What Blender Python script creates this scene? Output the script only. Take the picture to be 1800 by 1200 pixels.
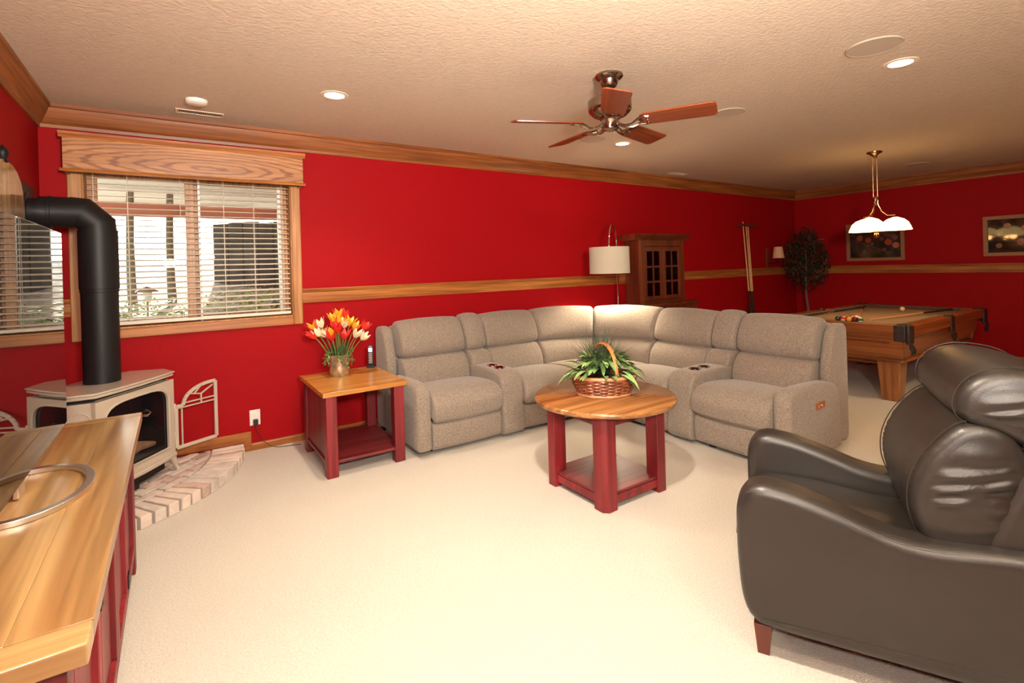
import bpy, bmesh, math, random
from mathutils import Vector, Matrix
random.seed(7)
PI = math.pi
scene = bpy.context.scene
for o in list(bpy.data.objects): bpy.data.objects.remove(o)
C = scene.collection

# ------------------------------------------------------------------ camera
YAW, PIT, ROL, FPX = .9775, .0027, -.0282, 881.64
F0 = Vector((math.cos(YAW), math.sin(YAW), 0)); R0 = Vector((math.sin(YAW), -math.cos(YAW), 0)); Z0 = Vector((0, 0, 1))
fw = F0 * math.cos(PIT) - Z0 * math.sin(PIT)
U0 = F0 * math.sin(PIT) + Z0 * math.cos(PIT)
rt = R0 * math.cos(ROL) + U0 * math.sin(ROL)
up = -R0 * math.sin(ROL) + U0 * math.cos(ROL)
cam = bpy.data.objects.new('camera', bpy.data.cameras.new('camera'))
C.objects.link(cam)
cam.matrix_world = Matrix(((rt.x, up.x, -fw.x, 0), (rt.y, up.y, -fw.y, 0), (rt.z, up.z, -fw.z, 1.3348), (0, 0, 0, 1)))
cam.data.sensor_width = 36; cam.data.lens = FPX / 1800 * 36
cam.data.shift_y = (470.74 - 600) / 1800
cam.data.clip_start = .02
scene.camera = cam

# ------------------------------------------------------------------ world, lights, exposure
world = bpy.data.worlds.new('world'); scene.world = world; world.use_nodes = True
wn = world.node_tree.nodes; bg = wn['Background']
sky = wn.new('ShaderNodeTexSky'); sky.sky_type = 'HOSEK_WILKIE'; sky.turbidity = 6; sky.sun_direction = (.1, .8, .6)
world.node_tree.links.new(sky.outputs[0], bg.inputs[0]); bg.inputs[1].default_value = 17.0

def area(name, loc, target, w, h, power, col, spread=PI):
    l = bpy.data.lights.new(name, 'AREA'); l.shape = 'RECTANGLE'; l.size = w; l.size_y = h; l.energy = power; l.color = col; l.spread = spread
    o = bpy.data.objects.new(name, l); C.objects.link(o); o.location = loc
    o.rotation_euler = (Vector(target) - Vector(loc)).to_track_quat('-Z', 'Y').to_euler(); return o
area('camera_flash', (-.05, -.02, 1.52), (2.2, 3.2, .9), .16, .12, 32, (1, .90, .78))
area('flash_bounced_off_ceiling', (.35, -.55, 1.75), (.75, .25, 2.44), .35, .35, 165, (1, .90, .78), 2.6)
SUN = bpy.data.lights.new('sun', 'SUN'); SUN.energy = 14; SUN.angle = .03; SUN.color = (1, .95, .85)
so = bpy.data.objects.new('sun', SUN); C.objects.link(so); so.rotation_euler = Vector((-.15, -1, -.45)).to_track_quat('-Z', 'Y').to_euler()
vs = scene.view_settings
scene.display_settings.display_device = 'sRGB'
vs.view_transform = 'Standard'; vs.look = 'None'; vs.exposure = 0.35; vs.gamma = 1; vs.use_curve_mapping = False

# ------------------------------------------------------------------ materials
def newmat(name):
    m = bpy.data.materials.new(name); m.use_nodes = True
    return m, m.node_tree.nodes, m.node_tree.links, m.node_tree.nodes['Principled BSDF']
def ramp(nodes, stops):
    r = nodes.new('ShaderNodeValToRGB'); e = r.color_ramp.elements
    while len(e) < len(stops): e.new(.5)
    for el, (p, c) in zip(e, stops): el.position = p; el.color = (*c, 1)
    return r
def plain(name, col, rough=.5, metal=0, spec=.5, bump=0, bscale=60, var=.0, vscale=8, coat=0, emit=None, estr=0, bdist=.01):
    m, n, l, b = newmat(name)
    b.inputs['Base Color'].default_value = (*col, 1); b.inputs['Roughness'].default_value = rough; b.inputs['Metallic'].default_value = metal
    b.inputs['Specular IOR Level'].default_value = spec
    if coat: b.inputs['Coat Weight'].default_value = coat; b.inputs['Coat Roughness'].default_value = .1
    tc = n.new('ShaderNodeTexCoord')
    if bump:
        nz = n.new('ShaderNodeTexNoise'); nz.inputs['Scale'].default_value = bscale; nz.inputs['Detail'].default_value = 4
        l.new(tc.outputs['Object'], nz.inputs['Vector'])
        bp = n.new('ShaderNodeBump'); bp.inputs['Strength'].default_value = bump; bp.inputs['Distance'].default_value = bdist
        l.new(nz.outputs[0], bp.inputs['Height']); l.new(bp.outputs[0], b.inputs['Normal'])
    if var:
        nv = n.new('ShaderNodeTexNoise'); nv.inputs['Scale'].default_value = vscale; nv.inputs['Detail'].default_value = 5
        l.new(tc.outputs['Object'], nv.inputs['Vector'])
        r = ramp(n, [(.3, tuple(c * (1 - var) for c in col)), (.7, tuple(min(1, c * (1 + var)) for c in col))])
        l.new(nv.outputs[0], r.inputs[0]); l.new(r.outputs[0], b.inputs['Base Color'])
    if emit: b.inputs['Emission Color'].default_value = (*emit, 1); b.inputs['Emission Strength'].default_value = estr
    return m
def wood(name, c1, c2, axis='X', scale=1, rough=.4, dist=3, c3=None, coat=0, contrast=(.35, .65), rings=0):
    m, n, l, b = newmat(name); b.inputs['Roughness'].default_value = rough
    if coat: b.inputs['Coat Weight'].default_value = coat; b.inputs['Coat Roughness'].default_value = .15
    tc = n.new('ShaderNodeTexCoord'); mp = n.new('ShaderNodeMapping')
    s = {'X': (.6, 9, 9), 'Y': (9, .6, 9), 'Z': (9, 9, .6)}[axis]
    mp.inputs['Scale'].default_value = tuple(v * scale for v in s)
    l.new(tc.outputs['Object'], mp.inputs[0])
    n1 = n.new('ShaderNodeTexNoise'); n1.inputs['Scale'].default_value = 1.3; n1.inputs['Detail'].default_value = 8; n1.inputs['Distortion'].default_value = dist * .4
    l.new(mp.outputs[0], n1.inputs['Vector'])
    r1 = ramp(n, [(contrast[0], c1), (contrast[1], c2)]); l.new(n1.outputs[0], r1.inputs[0])
    mp2 = n.new('ShaderNodeMapping'); mp2.inputs['Scale'].default_value = tuple((2.5 if v < 1 else 70) * scale for v in s); l.new(tc.outputs['Object'], mp2.inputs[0])
    n2 = n.new('ShaderNodeTexNoise'); n2.inputs['Scale'].default_value = 1; n2.inputs['Detail'].default_value = 3; l.new(mp2.outputs[0], n2.inputs['Vector'])
    r2 = ramp(n, [(.42, c3 or tuple(c * .72 for c in c1)), (.56, (1, 1, 1))])
    l.new(n2.outputs[0], r2.inputs[0])
    mx = n.new('ShaderNodeMixRGB'); mx.blend_type = 'MULTIPLY'; mx.inputs[0].default_value = .35
    l.new(r1.outputs[0], mx.inputs[1]); l.new(r2.outputs[0], mx.inputs[2])
    out = mx.outputs[0]
    if rings:   # cathedral figure
        mp3 = n.new('ShaderNodeMapping'); mp3.inputs['Scale'].default_value = (.42, .01, 3.0); mp3.inputs['Location'].default_value = (-.42 * .22, 0, -3.0 * 2.085); l.new(tc.outputs['Object'], mp3.inputs[0])
        wv = n.new('ShaderNodeTexWave'); wv.wave_type = 'RINGS'; wv.rings_direction = 'SPHERICAL'; wv.inputs['Scale'].default_value = rings; wv.inputs['Distortion'].default_value = 3.2
        wv.inputs['Detail'].default_value = 4; wv.inputs['Detail Scale'].default_value = 3.0
        l.new(mp3.outputs[0], wv.inputs['Vector'])
        r3 = ramp(n, [(.05, (.45, .30, .20)), (.42, (1, 1, 1))]); l.new(wv.outputs[0], r3.inputs[0])
        m2 = n.new('ShaderNodeMixRGB'); m2.blend_type = 'MULTIPLY'; m2.inputs[0].default_value = .85
        l.new(out, m2.inputs[1]); l.new(r3.outputs[0], m2.inputs[2]); out = m2.outputs[0]
    l.new(out, b.inputs['Base Color'])
    bp = n.new('ShaderNodeBump'); bp.inputs['Strength'].default_value = .12; bp.inputs['Distance'].default_value = .002
    l.new(n2.outputs[0], bp.inputs['Height']); l.new(bp.outputs[0], b.inputs['Normal'])
    return m
def fabric(name, c1, c2):
    m, n, l, b = newmat(name); b.inputs['Roughness'].default_value = .95; b.inputs['Specular IOR Level'].default_value = .15
    b.inputs['Sheen Weight'].default_value = .25
    tc = n.new('ShaderNodeTexCoord')
    def streak(s):
        mp = n.new('ShaderNodeMapping'); mp.inputs['Scale'].default_value = s; l.new(tc.outputs['Object'], mp.inputs[0])
        q = n.new('ShaderNodeTexNoise'); q.inputs['Scale'].default_value = 1; q.inputs['Detail'].default_value = 3; l.new(mp.outputs[0], q.inputs['Vector']); return q
    a = streak((420, 420, 110)); c = streak((110, 110, 420))
    ad = n.new('ShaderNodeMath'); ad.operation = 'ADD'; l.new(a.outputs[0], ad.inputs[0]); l.new(c.outputs[0], ad.inputs[1])
    hf = n.new('ShaderNodeMath'); hf.operation = 'MULTIPLY'; hf.inputs[1].default_value = .5; l.new(ad.outputs[0], hf.inputs[0])
    r = ramp(n, [(.38, c1), (.62, c2)]); l.new(hf.outputs[0], r.inputs[0])
    l.new(r.outputs[0], b.inputs['Base Color'])
    bp = n.new('ShaderNodeBump'); bp.inputs['Strength'].default_value = .5; bp.inputs['Distance'].default_value = .003
    l.new(hf.outputs[0], bp.inputs['Height']); l.new(bp.outputs[0], b.inputs['Normal'])
    return m
M = {}
M['wall'] = plain('red_paint', (.32, .0022, .0050), .6, bump=.35, bscale=130, bdist=.004, spec=.12)
M['ceiling'] = plain('ceiling_texture', (.56, .45, .35), .9, bump=.5, bscale=60, bdist=.008, spec=.2, var=.04, vscale=30)
M['carpet'] = plain('carpet', (.78, .72, .63), 1, bump=.9, bscale=260, bdist=.012, spec=.05, var=.10, vscale=120)
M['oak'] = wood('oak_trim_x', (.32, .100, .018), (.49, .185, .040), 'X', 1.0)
M['oak_y'] = wood('oak_trim_y', (.32, .100, .018), (.49, .185, .040), 'Y', 1.0)
M['oak_z'] = wood('oak_trim_z', (.39, .155, .038), (.54, .255, .080), 'Z', 1.0)
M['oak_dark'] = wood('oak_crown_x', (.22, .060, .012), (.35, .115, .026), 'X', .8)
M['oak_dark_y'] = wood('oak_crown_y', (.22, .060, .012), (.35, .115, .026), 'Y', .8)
M['oak_val'] = wood('oak_valance', (.40, .165, .048), (.52, .235, .078), 'X', .7, rings=5.5)
M['alder'] = wood('alder_top_y', (.25, .125, .042), (.43, .27, .11), 'Y', .42, rough=.28, dist=6, coat=.25)
M['alder_bx'] = wood('alder_breadboard', (.32, .17, .06), (.46, .30, .125), 'X', .42, rough=.28, dist=6, coat=.25)
M['alder_x'] = wood('alder_top_x', (.42, .17, .032), (.66, .33, .08), 'X', .5, rough=.3, dist=6, coat=.2)
M['alder_d'] = wood('alder_round', (.21, .080, .022), (.40, .18, .058), 'X', .6, rough=.25, dist=6, coat=.3)
M['redwash'] = wood('red_stained_wood', (.15, .010, .013), (.27, .018, .024), 'Z', .5, rough=.45)
M['redshelf'] = wood('red_stained_shelf', (.12, .014, .016), (.21, .028, .028), 'X', .5, rough=.4)
M['pool'] = wood('pool_oak', (.24, .065, .014), (.38, .12, .03), 'X', .6, rough=.3, coat=.3)
M['pool_y'] = wood('pool_oak_y', (.17, .045, .010), (.32, .10, .024), 'Y', .6, rough=.35, coat=.3)
M['pool_z'] = wood('pool_oak_z', (.22, .07, .018), (.42, .17, .05), 'Z', .6, rough=.35, coat=.2)
M['cab'] = wood('cherry_cabinet', (.11, .018, .005), (.19, .036, .010), 'Z', .6, rough=.4)
M['fabric'] = fabric('grey_tweed', (.13, .105, .084), (.36, .295, .235))
M['leather'] = plain('brown_leather', (.018, .0145, .0118), .40, bump=.14, bscale=240, bdist=.003, spec=.55, var=.12, vscale=3)
M['leatherfoot'] = plain('dark_red_foot', (.10, .018, .010), .35)
M['black'] = plain('matte_black_metal', (.009, .009, .010), .48, spec=.3)
M['blackp'] = plain('black_plastic', (.015, .015, .016), .35)
M['screen'] = plain('glossy_screen', (.006, .005, .005), .015, spec=.9)
M['chrome'] = plain('chrome', (.80, .78, .74), .08, metal=1)
M['brushed'] = plain('brushed_steel', (.80, .76, .70), .34, metal=1)
M['nickel'] = plain('antique_nickel', (.36, .28, .22), .22, metal=1)
M['brassy'] = plain('aged_brass', (.45, .25, .12), .25, metal=1)
M['enamel'] = plain('cream_enamel', (.52, .45, .36), .18, spec=.5, coat=.4)
M['glassdark'] = plain('stove_glass', (.006, .006, .007), .06, spec=.6)
M['firebox'] = plain('firebox', (.02, .018, .016), .8)
M['log'] = plain('ceramic_log', (.16, .09, .05), .9, bump=.8, bscale=25, var=.4)
M['brick'] = plain('hearth_brick', (.60, .52, .46), .9, bump=.6, bscale=40, var=.18, vscale=14)
M['brick2'] = plain('hearth_brick_buff', (.70, .58, .50), .9, bump=.6, bscale=40, var=.15, vscale=10)
M['brick3'] = plain('hearth_brick_rosy', (.55, .39, .33), .9, bump=.6, bscale=40, var=.25, vscale=18)
M['mortar'] = plain('mortar', (.27, .235, .20), .95, bump=.5, bscale=80)
M['white'] = plain('white_plastic', (.80, .78, .72), .35)
M['blind'] = plain('blind_slat', (.74, .66, .54), .4)
M['fan'] = wood('fan_blade_cherry', (.17, .030, .008), (.26, .055, .015), 'X', .8, rough=.3)
M['grille'] = plain('speaker_grille', (.44, .35, .27), .8, bump=.5, bscale=400, bdist=.002)
M['trimring'] = plain('light_trim', (.72, .58, .44), .5)
M['bulb'] = plain('bulb_lens', (1, .95, .85), .5, emit=(1, .88, .68), estr=14)
M['shadefab'] = plain('linen_shade', (.43, .37, .28), .9, bump=.3, bscale=200, emit=(1, .80, .52), estr=.10)
M['shadein'] = plain('shade_diffuser', (.9, .85, .75), .6, emit=(1, .86, .62), estr=4)
M['pglass'] = plain('pendant_glass', (.95, .86, .66), .3, emit=(1, .64, .24), estr=3.6)
M['cloth'] = plain('pool_cloth', (.235, .165, .105), .95, bump=.3, bscale=300, bdist=.002)
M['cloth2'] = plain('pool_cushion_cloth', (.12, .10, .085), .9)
M['pleather'] = plain('pocket_leather', (.022, .011, .008), .5, bump=.5, bscale=60)
M['cue'] = plain('maple_cue', (.68, .38, .16), .25, coat=.4)
M['cuebutt'] = plain('cue_butt', (.05, .015, .01), .25, coat=.5)
M['leafv'] = plain('variegated_leaf', (.12, .21, .06), .45, var=.6, vscale=28)
M['leafl'] = plain('pale_green_leaf', (.27, .40, .14), .45, var=.3, vscale=20)
M['leafd'] = plain('dark_leaf', (.05, .09, .03), .5, var=.4, vscale=20)
M['ficus'] = plain('ficus_leaf', (.030, .040, .018), .5, var=.5, vscale=10)
M['grass'] = plain('ornamental_grass', (.045, .065, .035), .6)
M['trunkout'] = plain('pale_bark', (.20, .17, .11), .9)
M['bark'] = plain('bark', (.18, .12, .09), .9, bump=.8, bscale=40)
M['wicker'] = plain('wicker', (.20, .055, .020), .45, var=.45, vscale=30, coat=.3)
M['wickerl'] = plain('wicker_light', (.48, .20, .09), .45, var=.25, vscale=30, coat=.3)
M['handle'] = plain('orange_bent_cane', (.62, .18, .04), .4)
M['stem'] = plain('flower_stem', (.16, .22, .05), .5)
M['tred'] = plain('petal_red', (.72, .03, .02), .45); M['tyel'] = plain('petal_yellow', (.90, .48, .03), .45)
M['tor'] = plain('petal_orange', (.85, .14, .02), .45); M['twh'] = plain('petal_cream', (.86, .76, .52), .45)
M['vaseg'] = plain('mercury_glass', (.55, .48, .36), .22, metal=.8, bump=.5, bscale=35, var=.4, vscale=25)
M['copper'] = plain('copper_plate', (.50, .17, .08), .3, metal=.8)
M['frame'] = plain('picture_frame', (.33, .15, .07), .45)
M['arch'] = wood('polished_burl', (.42, .25, .10), (.62, .43, .22), 'Z', .5, rough=.12, coat=.6, contrast=(.45, .55))
M['soil'] = plain('garden_soil', (.50, .42, .32), .95, bump=1, bscale=15, var=.5, vscale=10)
M['retain'] = plain('weathered_timber', (.085, .075, .058), .9, bump=.5, bscale=20, var=.35, vscale=5)
M['soffit'] = plain('deck_soffit', (.85, .82, .74), .8)
M['beam'] = plain('deck_beam', (.42, .14, .08), .7)
M['cover'] = plain('groundcover_leaf', (.36, .50, .18), .6, var=.5, vscale=6)
M['lampoff'] = plain('sconce_shade', (.70, .42, .26), .7)
M['paper'] = plain('lcd_label', (.75, .8, .85), .4, emit=(.8, .85, 1), estr=.5)
M['key'] = plain('phone_key', (.45, .43, .42), .4)
M['wire'] = plain('wire_black', (.02, .015, .012), .5)
def glass():
    m, n, l, b = newmat('window_glass'); n.remove(b)
    t = n.new('ShaderNodeBsdfTransparent'); t.inputs[0].default_value = (.96, .97, .95, 1); g = n.new('ShaderNodeBsdfGlossy'); g.inputs['Roughness'].default_value = .01
    f = n.new('ShaderNodeFresnel'); f.inputs[0].default_value = 1.5; mx = n.new('ShaderNodeMixShader')
    l.new(f.outputs[0], mx.inputs[0]); l.new(t.outputs[0], mx.inputs[1]); l.new(g.outputs[0], mx.inputs[2]); l.new(mx.outputs[0], n['Material Output'].inputs[0]); return m
M['glass'] = glass()
BALLS = {}
def ballmat(key, col, stripe):
    m, n, l, b = newmat('ball_' + key); b.inputs['Roughness'].default_value = .08
    if stripe:
        tc = n.new('ShaderNodeTexCoord'); sp = n.new('ShaderNodeSeparateXYZ'); l.new(tc.outputs['Object'], sp.inputs[0])
        ab = n.new('ShaderNodeMath'); ab.operation = 'ABSOLUTE'; l.new(sp.outputs[2], ab.inputs[0])
        lt = n.new('ShaderNodeMath'); lt.operation = 'LESS_THAN'; lt.inputs[1].default_value = .013; l.new(ab.outputs[0], lt.inputs[0])
        mx = n.new('ShaderNodeMixRGB'); mx.inputs[1].default_value = (.8, .72, .58, 1); mx.inputs[2].default_value = (*col, 1)
        l.new(lt.outputs[0], mx.inputs[0]); l.new(mx.outputs[0], b.inputs['Base Color'])
    else: b.inputs['Base Color'].default_value = (*col, 1)
    return m

# ------------------------------------------------------------------ mesh helpers
class MB:
    def __init__(s): s.v = []; s.f = []
    def add(s, vs_, fs):
        o = len(s.v); s.v += [tuple(v) for v in vs_]; s.f += [tuple(i + o for i in f) for f in fs]; return s
    def box(s, x0, x1, y0, y1, z0, z1, T=None):
        vs_ = [Vector((x, y, z)) for x in (x0, x1) for y in (y0, y1) for z in (z0, z1)]
        if T is not None: vs_ = [T @ v for v in vs_]
        return s.add(vs_, [(0, 1, 3, 2), (4, 6, 7, 5), (0, 4, 5, 1), (2, 3, 7, 6), (0, 2, 6, 4), (1, 5, 7, 3)])
    def taper(s, cx, cy, z0, z1, w0, d0, w1, d1):
        vs_ = [(cx + a * w / 2, cy + b * d / 2, z) for (z, w, d) in ((z0, w0, d0), (z1, w1, d1)) for (a, b) in ((-1, -1), (1, -1), (1, 1), (-1, 1))]
        return s.add(vs_, [(3, 2, 1, 0), (4, 5, 6, 7), (0, 1, 5, 4), (1, 2, 6, 5), (2, 3, 7, 6), (3, 0, 4, 7)])
    def prism(s, poly, a0, a1, axis='z'):
        n = len(poly)
        def P(p, a): return {'z': (p[0], p[1], a), 'x': (a, p[0], p[1]), 'y': (p[0], a, p[1])}[axis]
        vs_ = [P(p, a0) for p in poly] + [P(p, a1) for p in poly]
        return s.add(vs_, [tuple(range(n - 1, -1, -1)), tuple(range(n, 2 * n))] + [(i, (i + 1) % n, n + (i + 1) % n, n + i) for i in range(n)])
    def lathe(s, prof, n=28, c=(0, 0, 0), T=None, cap=True):
        vs_ = []; fs = []; k = len(prof)
        for i in range(n):
            a = 2 * PI * i / n
            for (r, z) in prof:
                v = Vector((c[0] + r * math.cos(a), c[1] + r * math.sin(a), c[2] + z)); vs_.append(T @ v if T is not None else v)
        for i in range(n):
            j = (i + 1) % n
            for q in range(k - 1): fs.append((i * k + q, j * k + q, j * k + q + 1, i * k + q + 1))
        if cap and prof[0][0] > 1e-5: fs.append(tuple(i * k for i in range(n - 1, -1, -1)))
        if cap and prof[-1][0] > 1e-5: fs.append(tuple(i * k + k - 1 for i in range(n)))
        return s.add(vs_, fs)
    def tube(s, path, r, n=10, closed=False):
        path = [Vector(p) for p in path]; k = len(path); rs = r if isinstance(r, (list, tuple)) else [r] * k
        vs_ = []; fs = []; pu = None
        for i, p in enumerate(path):
            if closed: t = path[(i + 1) % k] - path[i - 1]
            else: t = path[min(i + 1, k - 1)] - path[max(i - 1, 0)]
            t.normalize()
            if pu is None:
                pu = t.cross(Vector((0, 0, 1)))
                if pu.length < .1: pu = t.cross(Vector((1, 0, 0)))
            pu = (pu - t * pu.dot(t)).normalized(); w = t.cross(pu)
            for j in range(n):
                a = 2 * PI * j / n; vs_.append(p + (pu * math.cos(a) + w * math.sin(a)) * rs[i])
        for i in range(k if closed else k - 1):
            i2 = (i + 1) % k
            for j in range(n): fs.append((i * n + j, i * n + (j + 1) % n, i2 * n + (j + 1) % n, i2 * n + j))
        if not closed: fs += [tuple(range(n - 1, -1, -1)), tuple((k - 1) * n + j for j in range(n))]
        return s.add(vs_, fs)
    def ball(s, c, r, n=12, m=8, sc=(1, 1, 1)):
        vs_ = [(c[0], c[1], c[2] - r * sc[2])]; fs = []
        for i in range(1, m):
            t = -PI / 2 + PI * i / m
            for j in range(n):
                a = 2 * PI * j / n; vs_.append((c[0] + r * sc[0] * math.cos(t) * math.cos(a), c[1] + r * sc[1] * math.cos(t) * math.sin(a), c[2] + r * sc[2] * math.sin(t)))
        vs_.append((c[0], c[1], c[2] + r * sc[2])); top = len(vs_) - 1
        for j in range(n):
            fs.append((0, 1 + (j + 1) % n, 1 + j)); fs.append((top, 1 + (m - 2) * n + j, 1 + (m - 2) * n + (j + 1) % n))
            for i in range(m - 2): fs.append((1 + i * n + j, 1 + i * n + (j + 1) % n, 1 + (i + 1) * n + (j + 1) % n, 1 + (i + 1) * n + j))
        return s.add(vs_, fs)
    def pillow(s, prof, u0, u1, er, nseg=10, puff=0, warp=None, wr=None, samples=36, dome=0, cw=None):
        """closed profile (v,z) smoothed and swept along u with rounded ends"""
        P = spline(prof, samples); k = len(P)
        area_ = sum(P[i][0] * P[(i + 1) % k][1] - P[(i + 1) % k][0] * P[i][1] for i in range(k))
        if area_ < 0: P = P[::-1]
        N = []
        for i in range(k):
            a, b = P[i - 1], P[(i + 1) % k]; d = Vector((b[0] - a[0], b[1] - a[1])).normalized(); N.append((d.y, -d.x))
        h = (u1 - u0) / 2; mid = (u0 + u1) / 2; xs = []
        m = 5
        for i in range(m): a = PI / 2 * i / m; xs.append((-(h - er) - er * math.cos(a), er * (1 - math.sin(a))))
        for i in range(nseg + 1): xs.append((-(h - er) + 2 * (h - er) * i / nseg, 0))
        for i in range(m - 1, -1, -1): a = PI / 2 * i / m; xs.append(((h - er) + er * math.cos(a), er * (1 - math.sin(a))))
        rings = []
        for (x, e) in xs:
            pf = puff * max(0, 1 - (x / h) ** 2)
            ring = []
            for i in range(k):
                q = e - pf
                if wr: q += wr(x / h, i / k, P[i])
                ring.append(Vector((mid + x, P[i][0] - N[i][0] * q, P[i][1] - N[i][1] * q)))
            rings.append(ring)
        if dome:
            for end, sg in ((0, -1), (-1, 1)):
                base = rings[end]; cc = Vector((base[0].x, sum(v.y for v in base) / k, sum(v.z for v in base) / k)); new = []
                for sc_ in (.97, .93, .88, .82, .76, .70, .64, .58, .52, .46, .40, .34, .28, .22, .16, .10, .04):
                    rg = []
                    for v in base:
                        q = cc + (v - cc) * sc_; q.x += sg * (dome * (1 - sc_ ** 2) + (cw(q.y, q.z, sc_) if cw else 0)); rg.append(q)
                    new.append(rg)
                rings = (new[::-1] + rings) if sg < 0 else (rings + new)
        vs_ = [v for r in rings for v in r]
        if warp: vs_ = [warp(v) for v in vs_]
        fs = []
        for a in range(len(rings) - 1):
            for i in range(k): j = (i + 1) % k; fs.append((a * k + i, a * k + j, (a + 1) * k + j, (a + 1) * k + i))
        fs.append(tuple(range(k - 1, -1, -1))); L = (len(rings) - 1) * k; fs.append(tuple(L + i for i in range(k)))
        return s.add(vs_, fs)
    def build(s, name, mat, parent=None, loc=(0, 0, 0), rz=0, smooth=True, bevel=0, ang=40, label=None, kind=None, sub=0):
        me = bpy.data.meshes.new(name); me.from_pydata(s.v, [], s.f); me.validate()
        bm = bmesh.new(); bm.from_mesh(me); bmesh.ops.recalc_face_normals(bm, faces=bm.faces); bm.to_mesh(me); bm.free()
        if smooth:
            me.polygons.foreach_set('use_smooth', [True] * len(me.polygons)); me.set_sharp_from_angle(angle=math.radians(ang))
        if isinstance(mat, (list, tuple)):
            for q in mat: me.materials.append(q)
        else: me.materials.append(mat)
        o = bpy.data.objects.new(name, me); C.objects.link(o); o.location = loc; o.rotation_euler = (0, 0, rz)
        if parent is not None: o.parent = parent
        if bevel:
            b = o.modifiers.new('bevel', 'BEVEL'); b.width = bevel; b.segments = 2; b.limit_method = 'ANGLE'; b.angle_limit = math.radians(35); b.harden_normals = False
        if label: o['label'] = label
        if kind: o['kind'] = kind
        return o
def spline(P, n):
    k = len(P); out = []
    L = [math.dist(P[i], P[(i + 1) % k]) for i in range(k)]; tot = sum(L)
    for i in range(k):
        p0, p1, p2, p3 = P[i - 1], P[i], P[(i + 1) % k], P[(i + 2) % k]; m = max(1, round(n * L[i] / tot))
        for j in range(m):
            t = j / m; out.append(tuple(.5 * (2 * p1[q] + (p2[q] - p0[q]) * t + (2 * p0[q] - 5 * p1[q] + 4 * p2[q] - p3[q]) * t * t + (3 * p1[q] - p0[q] - 3 * p2[q] + p3[q]) * t ** 3) for q in range(2)))
    return out
def rbox(y0, y1, z0, z1, r):   # rounded rect profile for pillow
    return [(y0 + r, z0), ((y0 + y1) / 2, z0), (y1 - r, z0), (y1, z0 + r), (y1, (z0 + z1) / 2), (y1, z1 - r), (y1 - r, z1), ((y0 + y1) / 2, z1), (y0 + r, z1), (y0, z1 - r), (y0, (z0 + z1) / 2), (y0, z0 + r)]
def empty(name, loc=(0, 0, 0), rz=0, label=None, cat=None, group=None, kind=None, parent=None):
    o = bpy.data.objects.new(name, None); C.objects.link(o); o.location = loc; o.rotation_euler = (0, 0, rz); o.empty_display_size = .1
    if label: o['label'] = label
    if cat: o['category'] = cat
    if group: o['group'] = group
    if kind: o['kind'] = kind
    if parent: o.parent = parent
    return o
def tag(o, label, cat, group=None, kind=None):
    o['label'] = label; o['category'] = cat
    if group: o['group'] = group
    if kind: o['kind'] = kind
    return o
def box(x0, x1, y0, y1, z0, z1): return MB().box(x0, x1, y0, y1, z0, z1)
def copytree(o, parent=None):
    c = o.copy(); C.objects.link(c); c.parent = parent
    for ch in list(o.children): copytree(ch, c)
    return c

# ------------------------------------------------------------------ room shell
XL, XR, YW, YB, H = -.687, 8.562, 4.27, -2.8, 2.44
box(XL - .2, XR + .2, YB - .2, YW + .2, -.12, 0).build('floor', M['carpet'], smooth=False, kind='structure')
box(XL - .2, XR + .2, YB - .2, YW + .2, H, H + .12).build('ceiling', M['ceiling'], smooth=False, kind='structure')
WX0, WX1, WZ0, WZ1 = -.485, .785, .99, 2.075
b = MB(); b.box(XL - .2, WX0, YW, YW + .2, 0, H); b.box(WX1, XR + .2, YW, YW + .2, 0, H); b.box(WX0, WX1, YW, YW + .2, 0, WZ0); b.box(WX0, WX1, YW, YW + .2, WZ1, H)
b.build('wall_far', M['wall'], smooth=False, kind='structure')
box(XL - .15, XL, YB, YW, 0, H).build('wall_left', M['wall'], smooth=False, kind='structure')
box(XR, XR + .15, YB, YW, 0, H).build('wall_right', M['wall'], smooth=False, kind='structure')
box(XL - .15, XR + .15, YB - .15, YB, 0, H).build('wall_back', M['wall'], smooth=False, kind='structure')
# crown moulding: profile (distance from wall, z)
cp = [(0, 2.297), (.012, 2.297), (.014, 2.318), (.026, 2.330), (.034, 2.350), (.050, 2.378), (.060, 2.402), (.064, 2.414), (.075, 2.418), (.075, H), (0, H)]
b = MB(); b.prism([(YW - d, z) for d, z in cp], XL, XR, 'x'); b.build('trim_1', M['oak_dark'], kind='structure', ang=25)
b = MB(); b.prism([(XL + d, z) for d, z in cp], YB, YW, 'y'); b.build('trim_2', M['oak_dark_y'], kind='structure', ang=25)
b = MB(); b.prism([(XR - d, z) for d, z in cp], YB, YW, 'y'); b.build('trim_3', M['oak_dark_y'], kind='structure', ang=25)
# chair rail
rp = [(0, 1.092), (.016, 1.092), (.018, 1.112), (.010, 1.122), (.010, 1.172), (.018, 1.180), (.022, 1.192), (.030, 1.196), (.030, 1.204), (0, 1.204)]
for i, (x0, x1) in enumerate(((XL, -.555), (.848, XR))):
    MB().prism([(YW - d, z) for d, z in rp], x0, x1, 'x').build('trim_%d' % (4 + i), M['oak'], kind='structure', ang=25)
MB().prism([(XR - d, z) for d, z in rp], YB, YW, 'y').build('trim_6', M['oak_y'], kind='structure', ang=25)
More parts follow.
